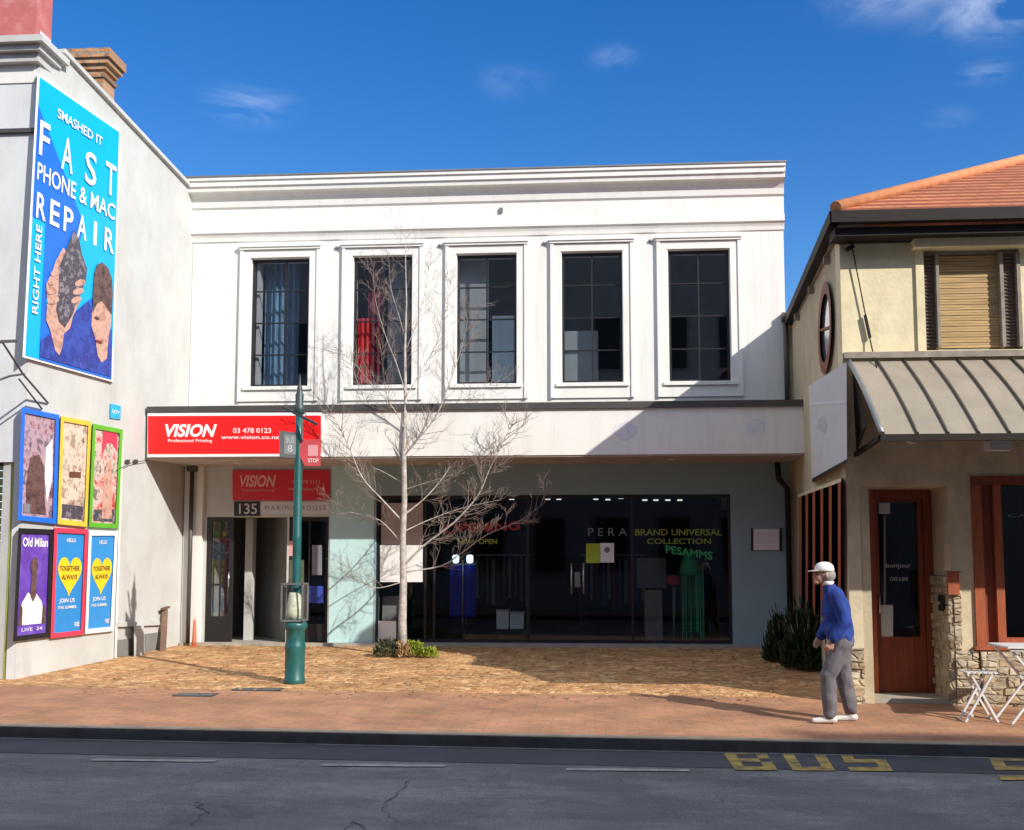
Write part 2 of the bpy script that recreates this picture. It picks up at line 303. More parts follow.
M['pinkish'] = mat('faint_pink_vinyl', (.75, .35, .36), .5, var=.05)
M['lamp_green'] = mat('green_post_paint', (.012, .115, .11), .42, var=.25, scale=8, dirt=((.03, .05, .05), .6, 6, (1, 1, .6)), spec=.6)
M['darkpost'] = mat('dark_grey_green_metal', (.04, .065, .07), .45)
M['greymetal'] = mat('grey_metal', (.25, .26, .26), .45, .5)
M['steel'] = mat('brushed_steel', (.6, .6, .6), .3, .9)
M['bark'] = mat('pale_bark', (.52, .48, .43), .85, var=.4, scale=14, bump=.5, bscale=60, dirt=((.22, .18, .15), .7, 9, (1, 1, 2.5)))
M['twig'] = mat('twig_bark', (.34, .26, .22), .85, var=.3, scale=20)
M['pane'] = glass('window_glass', (.86, .88, .9), .8, .01, .085)
M['shop_glass'] = glass('shop_glass', (.80, .84, .85), .8, .01, .022)
M['clear'] = glass('clear_glass', (.95, .97, .96), .8, .02, .03)
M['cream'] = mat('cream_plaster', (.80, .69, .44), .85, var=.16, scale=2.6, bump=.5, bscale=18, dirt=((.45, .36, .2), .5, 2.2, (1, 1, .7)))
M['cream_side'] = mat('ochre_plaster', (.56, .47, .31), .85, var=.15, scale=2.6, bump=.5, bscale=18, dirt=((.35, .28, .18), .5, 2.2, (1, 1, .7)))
M['tan'] = mat('tan_plaster', (.66, .56, .38), .85, var=.2, scale=3, bump=.4, bscale=20, dirt=((.25, .2, .13), .6, 2.5, (1, 1, .5)))
M['gutter'] = mat('brown_gutter', (.022, .016, .014), .6, var=.2, spec=.25)
M['redwood'] = mat('red_brown_timber', (.26, .055, .022), .5, var=.3, scale=4, stretch=(6, 6, .6))
M['orangewood'] = mat('orange_brown_timber', (.40, .10, .035), .5, var=.3, scale=4, stretch=(6, 6, .6))
M['greytimber'] = mat('grey_shutter_timber', (.12, .10, .095), .7, var=.3, scale=6, stretch=(1, 1, 8))
M['blind'] = mat('tan_bamboo_blind', (.55, .36, .16), .7, var=.35, scale=3, stretch=(.6, .6, 12), bump=.4, bscale=20)
M['timber_frame'] = mat('weathered_frame', (.30, .25, .20), .7, var=.3, scale=8)
M['awn'] = mat('awning_metal', (.31, .265, .205), .65, .0, var=.15, scale=2.5, dirt=((.24, .20, .15), .5, 3, (3, .6, 1)))
M['awn_rib'] = mat('awning_rib', (.10, .082, .062), .5, .2)
M['roofedge'] = mat('terracotta', (.60, .24, .10), .8, var=.25, scale=8)
M['grey_sign'] = mat('pale_grey_panel', (.60, .61, .62), .6, var=.06)
M['ghost'] = mat('lavender_ghost_mark', (.62, .59, .72), .7, var=.25, scale=14, col2=(.77, .755, .74))
M['plinth'] = mat('concrete_step', (.40, .36, .30), .85, var=.2, scale=5, bump=.3)
M['stonec'] = stonemat('cream_rubble_stone', [(.26, .18, .11), (.55, .44, .28), (.46, .30, .17), (.62, .53, .38), (.36, .28, .20), (.50, .42, .32)], 6.0, (1, 1, 1.7), (.50, .42, .29), .05, .6)
M['mortar'] = mat('lime_mortar', (.46, .39, .28), .9, var=.25, scale=12, bump=.4)
M['brickch'] = brickmat('old_orange_brick', (.45, .19, .08), (.55, .33, .16), (.30, .26, .2), .23, .085, axes='XZ', msize=.018, bump=.9, big=(5, .6))
M['brickred'] = mat('painted_red_brick', (.52, .15, .14), .8, var=.2, scale=3, bump=.3, dirt=((.6, .42, .4), .5, 3, (1, 1, 1)))
M['roof_tile'] = None
M['asphalt'] = None
M['asphalt_new'] = mat('smooth_dark_asphalt', (.052, .056, .066), .8, var=.22, scale=1.5, bump=.3, bscale=200, dirt=((.09, .09, .095), .5, .8, (1, 2, 1)))
M['kerb'] = mat('dark_bluestone', (.06, .06, .065), .8, var=.4, scale=4, bump=.3)
M['channel'] = mat('concrete_channel', (.15, .15, .15), .8, var=.4, scale=3)
M['kerbtop'] = mat('worn_kerb_top', (.30, .24, .18), .85, var=.3, scale=5, bump=.3)
M['crack'] = mat('crack_sealant', (.10, .10, .10), .8)
M['paintw'] = mat('worn_white_paint', (.42, .41, .38), .8, scale=7, col2=(.22, .22, .21), bump=.3)
M['painty'] = mat('worn_yellow_paint', (.52, .36, .07), .85, scale=7, col2=(.13, .11, .065), bump=.3)
M['footpath'] = brickmat('brown_brick_paving', (.41, .19, .095), (.33, .165, .09), (.27, .165, .10), .22, .105, msize=.010, bump=.4, big=(1.3, .34))
M['forecourt'] = stonemat('ochre_cobbles', [(.42, .19, .075), (.54, .285, .11), (.48, .235, .09), (.68, .45, .22), (.58, .32, .13), (.44, .21, .08)], 10.5, (.8, 1.1, 1), (.40, .22, .11), .06, .5)
M['ground'] = mat('ground', (.16, .14, .12), .95)
M['far'] = mat('opposite_render', (.42, .41, .40), .8, var=.15)
M['cast'] = mat('cast_iron_lid', (.09, .09, .09), .6, .5, bump=.5, bscale=80)
M['skin'] = mat('skin', (.52, .28, .19), .5, var=.1, scale=20)
M['jacket'] = mat('blue_fleece', (.014, .045, .25), .85, var=.3, scale=7, bump=.5, bscale=25)
M['trouser'] = mat('grey_cotton', (.15, .135, .145), .9, var=.25, scale=8, bump=.5, bscale=20)
M['capw'] = mat('white_cap_cloth', (.78, .75, .72), .85, var=.1)
M['shoe'] = mat('white_shoe', (.68, .66, .62), .6)
M['hair'] = mat('grey_hair', (.3, .28, .26), .8)
M['eye'] = mat('eye_dark', (.03, .02, .02), .3)
M['leaf1'] = mat('dark_evergreen_leaf', (.022, .045, .018), .55, var=.5, scale=6)
M['leaf2'] = mat('lime_leaf', (.30, .38, .04), .55, var=.4, scale=9)
M['leaf3'] = mat('dull_green_leaf', (.10, .12, .06), .6, var=.4, scale=9)
M['straw'] = mat('dry_leaf', (.42, .27, .12), .8, var=.4, scale=9)
M['white_chair'] = mat('white_painted_slats', (.75, .73, .72), .5)
M['blue'] = mat('royal_blue_cloth', (.008, .015, .36), .7)
M['cobalt'] = mat('sign_blue', (.015, .16, .75), .45, var=.08, scale=1.5)
M['cyan'] = mat('sign_cyan', (.0, .44, .80), .45, var=.06, scale=1.5)
M['violet'] = mat('sign_navy_violet', (.035, .06, .36), .5, var=.25, scale=3)
M['phone'] = mat('phone_dark', (.09, .08, .095), .5, var=.5, scale=16, col2=(.2, .17, .19))
M['handtone'] = mat('printed_skin', (.55, .33, .27), .6, var=.25, scale=8)
M['hairtone'] = mat('printed_brown', (.08, .045, .045), .6, var=.3, scale=8)
M['streetblue'] = mat('street_sign_blue', (.02, .42, .70), .5)
M['orange'] = mat('orange_plastic', (.62, .17, .09), .5)
M['rust'] = mat('rusty_brown_timber', (.17, .10, .07), .8, var=.3, scale=8)
M['greenyel'] = mat('yellow_green_frame', (.33, .36, .08), .6)
M['shutter'] = mat('dark_green_shutter', (.05, .06, .035), .6)
M['lime'] = mat('lime_vinyl', (.42, .55, .03), .5)
M['greenv'] = mat('green_vinyl', (.05, .42, .16), .5)
M['greyv'] = mat('grey_vinyl', (.22, .22, .25), .5)
M['beige'] = mat('beige_panel', (.46, .38, .34), .7, var=.2, scale=4)
M['curtain_red'] = mat('red_curtain', (.80, .05, .055), .85, var=.4, scale=4, stretch=(8, 8, .6))
M['curtain_dark'] = mat('maroon_curtain', (.24, .03, .05), .85, var=.4, scale=4, stretch=(8, 8, .6))
M['curtain_blue'] = mat('blue_grey_curtain', (.16, .30, .44), .85, var=.6, scale=4, stretch=(6, 6, .8))
M['greyblind'] = mat('grey_blind', (.34, .37, .38), .7, var=.12)
M['skylit_pane'] = mat('pale_blue_sky_light', (.75, .90, .95), .7, var=.1)
M['midgrey'] = mat('mid_grey_plate', (.27, .28, .28), .6)
M['silver'] = mat('pale_reveal', (.6, .58, .56), .5)

def tilemat():
    m, t, b = base('terracotta_roof_tiles'); N = t.nodes.new; K = t.links.new; b.inputs['Roughness'].default_value = .8
    c = N('ShaderNodeTexCoord'); sp = N('ShaderNodeSeparateXYZ'); cb = N('ShaderNodeCombineXYZ'); K(c.outputs['Object'], sp.inputs[0]); K(sp.outputs['X'], cb.inputs[0]); a_ = N('ShaderNodeMath'); a_.inputs[1].default_value = .38; K(sp.outputs['Y'], a_.inputs[0]); K(a_.outputs[0], cb.inputs[1])
    br = N('ShaderNodeTexBrick'); K(cb.outputs[0], br.inputs['Vector']); br.inputs['Scale'].default_value = 1; br.inputs['Brick Width'].default_value = .24; br.inputs['Row Height'].default_value = 5/22; br.inputs['Mortar Size'].default_value = .012
    br.inputs['Color1'].default_value = (.50, .185, .07, 1); br.inputs['Color2'].default_value = (.40, .13, .05, 1); br.inputs['Mortar'].default_value = (.30, .09, .05, 1)
    n1 = N('ShaderNodeTexNoise'); n1.inputs['Scale'].default_value = 1.2; n1.inputs['Detail'].default_value = 8; K(cb.outputs[0], n1.inputs['Vector'])
    mr = N('ShaderNodeMapRange'); mr.inputs[1].default_value = .3; mr.inputs[2].default_value = .7; mr.inputs[3].default_value = .8; mr.inputs[4].default_value = 1.15; K(n1.outputs[0], mr.inputs[0])
    mm = N('ShaderNodeVectorMath'); mm.operation = 'SCALE'; K(br.outputs['Color'], mm.inputs[0]); K(mr.outputs[0], mm.inputs['Scale']); K(mm.outputs[0], b.inputs['Base Color'])
    return m
M['roof_tile'] = tilemat()
def asphaltmat():
    m, t, b = base('worn_asphalt'); N = t.nodes.new; K = t.links.new; b.inputs['Roughness'].default_value = .9
    c = N('ShaderNodeTexCoord')
    def noise(sc, st, lo, hi, a, bb, det=8):
        mp_ = N('ShaderNodeMapping'); mp_.inputs['Scale'].default_value = st; K(c.outputs['Object'], mp_.inputs[0])
        n = N('ShaderNodeTexNoise'); n.inputs['Scale'].default_value = sc; n.inputs['Detail'].default_value = det; n.inputs['Roughness'].default_value = .62; K(mp_.outputs[0], n.inputs['Vector'])
        mr = N('ShaderNodeMapRange'); K(n.outputs[0], mr.inputs[0]); mr.inputs[1].default_value = lo; mr.inputs[2].default_value = hi; mr.inputs[3].default_value = a; mr.inputs[4].default_value = bb; return mr.outputs[0]
    f1 = noise(.55, (.5, 1.6, 1), .35, .65, .72, 1.25); f2 = noise(1.6, (1, 1, 1), .48, .60, 1.0, 1.28, 3); f3 = noise(70, (1, 1, 1), .3, .7, .62, 1.4, 3); f4 = noise(6, (.35, 2.2, 1), .4, .7, .9, 1.12)
    cur = f1
    for f in (f2, f3, f4):
        x = N('ShaderNodeMath'); x.operation = 'MULTIPLY'; K(cur, x.inputs[0]); K(f, x.inputs[1]); cur = x.outputs[0]
    v = N('ShaderNodeTexVoronoi'); v.feature = 'DISTANCE_TO_EDGE'; v.inputs['Scale'].default_value = .42; nv = N('ShaderNodeTexNoise'); nv.inputs['Scale'].default_value = 1.7; nv.inputs['Detail'].default_value = 8; K(c.outputs['Object'], nv.inputs['Vector'])
    vm = N('ShaderNodeVectorMath'); vm.operation = 'MULTIPLY_ADD'; K(nv.outputs['Color'], vm.inputs[0]); vm.inputs[1].default_value = (.9, .9, .9); K(c.outputs['Object'], vm.inputs[2]); K(vm.outputs[0], v.inputs['Vector'])
    cm = N('ShaderNodeMapRange'); K(v.outputs['Distance'], cm.inputs[0]); cm.inputs[2].default_value = .008; cm.inputs[3].default_value = .8; cm.inputs[4].default_value = 1
    x = N('ShaderNodeMath'); x.operation = 'MULTIPLY'; K(cur, x.inputs[0]); K(cm.outputs[0], x.inputs[1]); cur = x.outputs[0]
    sc = N('ShaderNodeVectorMath'); sc.operation = 'SCALE'; sc.inputs[0].default_value = (.148, .148, .146); K(cur, sc.inputs['Scale']); K(sc.outputs[0], b.inputs['Base Color'])
    bp = N('ShaderNodeBump'); bp.inputs['Strength'].default_value = .6; bp.inputs['Distance'].default_value = .01; K(f3, bp.inputs['Height']); K(bp.outputs[0], b.inputs['Normal']); return m
M['asphalt'] = asphaltmat()
def postermat(name, cols, scale=5, stretch=(1, 1, 1)):
    m, t, b = base(name); N = t.nodes.new; K = t.links.new; b.inputs['Roughness'].default_value = .5
    c = N('ShaderNodeTexCoord'); mp_ = N('ShaderNodeMapping'); mp_.inputs['Scale'].default_value = stretch; K(c.outputs['Object'], mp_.inputs[0])
    n1 = N('ShaderNodeTexNoise'); n1.inputs['Scale'].default_value = scale; n1.inputs['Detail'].default_value = 5; n1.inputs['Roughness'].default_value = .7; K(mp_.outputs[0], n1.inputs['Vector'])
    rp = N('ShaderNodeValToRGB'); el = rp.color_ramp.elements
    while len(el) < len(cols): el.new(.5)
    for i, cc in enumerate(cols): el[i].position = .3 + .4 * i / (len(cols) - 1); el[i].color = (*cc, 1)
    K(n1.outputs[0], rp.inputs[0]); K(rp.outputs[0], b.inputs['Base Color']); return m

M['phone'] = postermat('phone_print', [(.02, .02, .03), (.12, .10, .12), (.04, .035, .05), (.28, .24, .27), (.08, .07, .09)], 9)
M['handtone'] = postermat('skin_print', [(.22, .09, .06), (.50, .27, .20), (.62, .38, .30), (.38, .19, .14), (.70, .48, .40)], 5)
M['hairtone'] = postermat('hair_print', [(.02, .012, .015), (.09, .045, .045), (.16, .09, .08), (.04, .02, .025)], 7)
M['violet'] = postermat('sleeve_print', [(.01, .02, .14), (.04, .08, .42), (.02, .03, .22), (.08, .10, .5)], 4)
# ================================================================== SETTING
def sheet(name, m, x0, x1, y0, y1, zf, nx=60, ny=12):
    mb = MB(); vs = []; fs = []
    for j in range(ny+1):
        for i in range(nx+1):
            x = x0 + (x1-x0)*i/nx; y = y0 + (y1-y0)*j/ny; vs.append((x, y, zf(x, y)))
    for j in range(ny):
        for i in range(nx): a = j*(nx+1)+i; fs.append((a, a+1, a+nx+2, a+nx+1))
    mb.add(vs, fs); return struct(mb.build(name, m))
sheet('ground', M['ground'], -600, 600, -600, 600, lambda x, y: -0.9, 8, 8)
sheet('road', M['asphalt'], -60, 60, -16.6, YK-.12, lambda x, y: rz(x))
YLANE = -8.12
sheet('bus_lane', M['asphalt_new'], -60, 60, YLANE, YK-.12, lambda x, y: rz(x)+.004)
YFP = -4.75
sheet('footpath', M['footpath'], -60, 60, YK, YFP, lambda x, y: gz(x, y))
sheet('forecourt', M['forecourt'], -14, 14, YFP, 0.3, lambda x, y: gz(x, y))
sheet('opposite_footpath', M['footpath'], -60, 60, -21, -16.8, lambda x, y: rz(x)+.13)
def strip(name, m, x0, x1, y0, y1, ztop, zbot, nx=60):
    mb = MB()
    for i in range(nx):
        a = x0 + (x1-x0)*i/nx; b = x0 + (x1-x0)*(i+1)/nx
        mb.add([(a,y0,zbot(a)),(b,y0,zbot(b)),(b,y1,zbot(b)),(a,y1,zbot(a)),(a,y0,ztop(a)),(b,y0,ztop(b)),(b,y1,ztop(b)),(a,y1,ztop(a))],
               [(4,5,6,7),(0,1,5,4),(2,3,7,6)])
    return struct(mb.build(name, m))
strip('kerb', M['kerb'], -60, 60, YK-.12, YK-.005, lambda x: zk(x)-.002, lambda x: zk(x)-.3)
strip('kerb', M['kerb'], -60, 60, -16.8, -16.65, lambda x: zk(x), lambda x: zk(x)-.3)
strip('kerb_paving', M['kerbtop'], -60, 60, YK-.1, YK+.07, lambda x: zk(x)+.003, lambda x: zk(x)-.01)
strip('gutter_channel', M['channel'], -60, 60, YK-.19, YK-.121, lambda x: rz(x)+.010, lambda x: rz(x)-.05)
# lane dashes, bus lettering and cracks
def road_pt(px, py, off=0):
    p = CAM + ray(px, py) * ((rz(0) - CAM.z) / ray(px, py).z)
    for _ in range(4):
        z = rz(p.x) + off; r = ray(px, py); p = CAM + r * ((z - CAM.z) / r.z)
    return p
for i, (a, b, y) in enumerate(((92, 216, 759.5), (322, 445, 764.5), (566, 690, 769.0))):
    mb = MB(); A = road_pt(a, y, .008); B = road_pt(b, y+1.2, .008)
    n = 14; vs = []
    for k in range(n+1):
        q = A.lerp(B, k/n); vs += [(q.x, q.y-.045-U(0, .012), rz(q.x)+.008), (q.x, q.y+.045+U(0, .012), rz(q.x)+.008)]
    mb.add(vs, [(2*k, 2*k+2, 2*k+3, 2*k+1) for k in range(n)]); struct(mb.build('lane_marking', M['paintw']))
GL = {'B': ('1111', '1001', '1110', '1001', '1111'), 'U': ('1001', '1001', '1001', '1001', '1111'), 'S': ('1111', '1000', '1111', '0001', '1111'), 'T': ('1111', '0110', '0110', '0110', '0110'), 'O': ('1111', '1001', '1001', '1001', '1111'), 'P': ('1111', '1001', '1111', '1000', '1000')}
def road_text(t, x0, x1, y0, y1, lw):
    mb = MB()
    a = road_pt(x0, y0, .008); b = road_pt(x1-12, y0+1, .008); c = road_pt(x1, y1, .008); d = road_pt(x0+13, y1-1, .008)
    def fn(s, tt):
        q = (d*(1-s)+c*s)*(1-tt) + (a*(1-s)+b*s)*tt; return Vector((q.x, q.y, rz(q.x)+.009))
    n = len(t); w1 = lw
    for i, ch in enumerate(t):
        s0 = i*(1-w1)/(n-1)
        xs = (0, .27, .5, .73, 1)
        ys = (1, .82, .59, .41, .18, 0)
        for rr_, row in enumerate(GL[ch]):
            for cc_, v in enumerate(row):
                if v == '1': mb.add([fn(s0+xs[cc_]*w1, ys[rr_+1]), fn(s0+xs[cc_+1]*w1, ys[rr_+1]), fn(s0+xs[cc_+1]*w1, ys[rr_]), fn(s0+xs[cc_]*w1, ys[rr_])], [(0, 1, 2, 3)])
    return struct(mb.build('bus_lettering', M['painty']))
road_text('BUS', 722, 893, 751, 771, .27)
road_text('STOP', 988, 1240, 757, 781, .2)
for pts in ([(395, 822), (384, 808), (398, 790), (414, 778)], [(372, 830), (352, 820), (344, 834)], [(622, 783), (612, 776), (540, 792)][:2], [(190, 825), (205, 812), (196, 800)]):
    mb = MB(); q = [road_pt(x, y, .006) for x, y in pts]
    pp = []
    for a, b in zip(q, q[1:]):
        for k in range(6): c = a.lerp(b, k/6); pp.append(c + Vector((U(-.03, .03), U(-.03, .03), 0)))
    vs = []
    for c in pp: wv = U(.003, .010); vs += [(c.x-wv, c.y, rz(c.x)+.006), (c.x+wv, c.y+wv*.6, rz(c.x)+.006)]
    mb.add(vs, [(2*k, 2*k+1, 2*k+3, 2*k+2) for k in range(len(pp)-1)]); struct(mb.build('road_crack', M['crack']))

# ================================================================== MAIN BUILDING
BX0 = X_(188.5, 0, 420); BX1 = X_(785, 0, 300)
ZTOP = Z_(169, -.33); ZCT = Z_(203); 
main = thing('shop_building', ((BX0+BX1)/2, .1, 0), 'two storey white rendered shop building with five tall dark windows above a long canopy', 'building')
WINPX = [(250, 309), (355, 412), (458, 517), (562, 622), (668, 731)]
wz1, wz0 = Z_(254), Z_(383.5)
wx = [(X_(a, 0, 320), X_(b, 0, 320)) for a, b in WINPX]
ww = sum(b-a for a, b in wx)/5; cen = [(a+b)/2 for a, b in wx]
pitch = (cen[4]-cen[0])/4; cen = [cen[0]+pitch*i for i in range(5)]
ZC = Z_(455.5, -1.3)      # canopy underside
ZS = Z_(468.5)
SX0, SX1 = X_(376), X_(731)     # shop window
SZ1, SZ0 = Z_(495), Z_(643)
DX0, DX1 = X_(207), X_(329); DZ1 = Z_(516)
PX0, PX1 = X_(330.5), X_(374)
TH_W = .35
up = wallgrid(MB(), BX0, BX1, ZC+.05, ZTOP-.02, 0, TH_W, [(c-ww/2, c+ww/2, wz0, wz1) for c in cen]); up.build('upper_wall', M['white'], main)
lw_ = wallgrid(MB(), PX0, BX1, 0.02, ZC+.05, 0, TH_W, [(SX0, SX1, SZ0, SZ1)])
lw_.build('shopfront_wall', M['grey_teal'], main)
MB().box(PX0-.003, PX1, -.012, 0, .02, ZC+.04).build('pilaster', M['mint'], main)
dw = wallgrid(MB(), BX0, PX0, 0.02, ZC+.05, 0, TH_W, [(DX0, DX1, 0, DZ1)]); dw.build('entrance_wall', M['oldwhite'], main)
MB().box(BX0-.0, X_(204), -.09, -.002, 0.0, ZC+.04).build('pilaster', M['white'], main)
MB().box(BX0, BX1+.02, -.02, -.14, -.05, .045).build('threshold', M['plinth'], main)
# sides, back, roof
mb = MB(); mb.box(BX0, BX0+.3, TH_W, 11, 0, ZTOP-.3).box(BX1-.3, BX1, TH_W, 11, 0, ZTOP-.3).box(BX0+.3, BX1-.3, 10.7, 11, 0, ZTOP-.3); mb.build('side_wall', M['oldwhite'], main)
MB().box(BX0+.3, BX1-.3, TH_W, 10.7, ZTOP-.7, ZTOP-.55).build('roof', M['flash'], main)
# cornice profile, swept along the front with a return at the right end
prof = [(a_, Z_(y_, -a_)) for a_, y_ in ((0, 237), (.02, 236), (.03, 232), (.05, 229), (.08, 227), (.08, 222.5), (.04, 220), (.03, 219.5),
        (.03, 203.5), (.06, 201), (.07, 195), (.10, 191), (.15, 187), (.21, 184.5), (.22, 180), (.25, 179), (.25, 174), (.28, 173), (.28, 169.5))] + [(0, ZTOP)]
mb = MB(); xl, xr = X_(184, -.25, 200)+.0, BX1+.012
n = len(prof); mb.add([(xl, -a, z) for a, z in prof] + [(xr, -a, z) for a, z in prof], [tuple(range(n)), tuple(range(2*n-1, n-1, -1))] + [(i, i+n, (i+1) % n + n, (i+1) % n) for i in range(n)])
mb.build('cornice', M['trim'], main)
MB().box(xl-.01, xr+.02, -.295, .4, ZTOP+.004, ZTOP+.03).build('coping', M['greymetal'], main)
# upper windows
fz1, fz0 = Z_(242), Z_(399)
for i, c in enumerate(cen):
    fr = MB(); a, b = c-ww/2, c+ww/2
    e1 = .15; y0 = -.03
    # outer flat architrave with raised edge and head mould
    fr.box(a-e1, a-.012, y0, 0, fz0, wz1+.14).box(b+.012, b+e1, y0, 0, fz0, wz1+.14).box(a-.012, b+.012, y0, 0, wz1+.012, wz1+.14).box(a-.012, b+.012, y0, 0, fz0, wz0-.012)
    fr.box(a-e1-.04, a-e1+.015, -.05, -.0, fz0, fz1-.02).box(b+e1-.015, b+e1+.04, -.05, -.0, fz0, fz1-.02)
    fr.box(a-e1-.06, b+e1+.06, -.085, 0, fz1-.02, fz1+.02).box(a-e1-.05, b+e1+.05, -.065, 0, fz1-.06, fz1-.0205)
    fr.box(a-.1, b+.1, -.065, -.0305, wz0-.07, wz0-.014)
    wn = fr.build('window', M['trim'], main)
    f = MB(); t = .04
    f.box(a, a+t, .07, .13, wz0, wz1).box(b-t, b, .07, .13, wz0, wz1).box(a+t, b-t, .07, .13, wz1-t, wz1).box(a+t, b-t, .07, .13, wz0, wz0+t)
    mxx = a + (b-a)*(.5 if i else .58)
    f.box(mxx-.012, mxx+.012, .08, .12, wz0+t, wz1-t)
    for k in (1, 2, 3):
        z = wz0+(wz1-wz0)*k/4; f.box(a+t, b-t, .082, .118, z-.01, z+.01)
    f.build('frame', M['black'], wn)
    MB().box(a+t, b-t, .098, .103, wz0+t, wz1-t).build('pane', M['pane'], wn)
# rooms upstairs
mb = MB(); zf = ZC+.12
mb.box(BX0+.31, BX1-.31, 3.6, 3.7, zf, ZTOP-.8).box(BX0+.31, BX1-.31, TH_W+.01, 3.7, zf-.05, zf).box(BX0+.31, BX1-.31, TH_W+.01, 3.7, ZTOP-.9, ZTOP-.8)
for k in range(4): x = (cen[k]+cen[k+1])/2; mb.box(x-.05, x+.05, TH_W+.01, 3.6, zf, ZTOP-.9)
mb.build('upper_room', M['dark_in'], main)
def drape(x0, x1, z0, z1, y, m, name='curtain', amp=.03, wl=.13, parent=main):
    mb = MB(); n = max(8, int((x1-x0)/wl*8)); vs = []
    for j, z in enumerate((z0, z1)):
        for i in range(n+1): x = x0+(x1-x0)*i/n; vs.append((x, y+amp*sin(2*pi*(x-x0)/wl)+.3*amp*sin(5*x+j), z))
    mb.add(vs + [Vector(v)+Vector((0, .012, 0)) for v in vs], [(i, i+1, n+2+i, n+1+i) for i in range(n)] + [(2*n+2+i, 3*n+3+i, 3*n+4+i, 2*n+3+i) for i in range(n)], True)
    return mb.build(name, m, parent)
a, b = cen[0]-ww/2, cen[0]+ww/2
drape(a+.12, a+(b-a)*.72, wz0-.1, wz1+.1, .42, M['curtain_blue'], wl=.11)
MB().box(a+.05, a+.1, .16, .34, wz0, wz1).build('curtain', M['silver'], main)
a, b = cen[1]-ww/2, cen[1]+ww/2
drape(a+.03, a+.26, wz0-.1, wz1-1.0, .30, M['curtain_red'], wl=.09)
drape(a+.16, a+.44, wz0-.1, wz1+.1, .48, M['curtain_dark'], wl=.1)
MB().box(a+(b-a)*.5, b, .5, .52, wz0-.1, wz1+.1).build('blind', M['greyblind'], main)
a, b = cen[2]-ww/2, cen[2]+ww/2
MB().box(a-.05, a+(b-a)*.5, .4, .42, wz0-.1, wz1+.1).build('blind', M['greyblind'], main)
MB().box(a+(b-a)*.56, b+.05, .4, .42, wz0-.1, wz0+(wz1-wz0)*.56).build('blind', M['skylit_pane'], main)  # pale blue panel paints in the sky light showing in this pane
a, b = cen[3]-ww/2, cen[3]+ww/2
MB().box(a-.05, a+(b-a)*.6, .6, .62, wz0-.1, wz0+(wz1-wz0)*.45).build('blind', M['greyblind'], main)

# canopy
CX0, CX1 = X_(147.5, -1.3, 430), X_(808, -1.3, 430); ZCT_ = Z_(403, -1.32); ZFL = Z_(409.5, -1.32)
MB().box(CX0, CX1, -1.3, -.003, ZC, ZFL).build('canopy', M['white'], main)
MB().box(CX0-.01, CX1+.015, -1.34, -.003, ZFL+.001, ZCT_).build('flashing', M['flash'], main)
mb = MB(); mb.box(CX0+.02, CX1-.02, -1.28, -.003, ZC-.025, ZC-.003); mb.build('soffit', M['beige'], main)
sof = []
for px in (672, 236, 450):
    x = X_(px, -.8); MB().lathe((x, -.8, ZC-.05), [(.03, 0), (.05, .005), (.055, .02), (.05, .027)], 12).build('downlight', M['silver'], main)
# faded marks left on the fascia
def FP(Y): 
    return lambda px, py, off: P(px, py, Y - off)
fas = FP(-1.3)
mb = MB()
for (cx, cy, wv, hv) in ((625, 430, 12, 10), (756, 428, 10, 9)):
    pts = [(cx + wv*cos(t)*U(.75, 1.1), cy + hv*sin(t)*U(.75, 1.1)) for t in [2*pi*k/14 for k in range(14)]]
    mb = MB(); poly_px(mb, pts, fas, .002, .002); mb.build('faded_logo_mark', M['ghost'], main)

# shop window: frame, panes, doors and handles
mb = MB(); y0, y1 = .06, .12
for px in (376.5, 425, 434, 527.5, 632, 730):
    x = X_(px); h = .02 if px not in (376.5, 730) else .03; mb = MB().box(x-h, x+h, y0, y1, SZ0, SZ1); mb.build('mullion', M['black'], main)
MB().box(SX0, SX1, y0+.002, y1-.002, SZ1-.06, SZ1).build('window_head', M['black'], main)
MB().box(SX0, SX1, y0+.002, y1-.002, SZ0, SZ0+.05).build('window_sill', M['black'], main)
xs = [X_(p) for p in (376.5, 425, 434, 527.5, 632, 730)]
for a, b in ((xs[0], xs[1]), (xs[1], xs[2]), (xs[2], xs[3]), (xs[3], xs[4]), (xs[4], xs[5])):
    MB().box(a+.02, b-.02, .088, .094, SZ0+.05, SZ1-.06).build('shop_pane', M['shop_glass'], main)
for px in (571.5, 583.5):
    x = X_(px, -.0, 578); mb = MB(); za, zb = Z_(563), Z_(594)
    mb.tube([(x, .02, za), (x, .02, zb)], .014, 8); mb.bar((x, .02, za-.05), (x, .088, za-.05), .014).bar((x, .02, zb+.05), (x, .088, zb+.05), .014); mb.build('door_handle', M['steel'], main)
x = X_(577); MB().box(x-.045, x+.045, .05, .087, Z_(587), Z_(572)).build('door_lock', M['greymetal'], main)
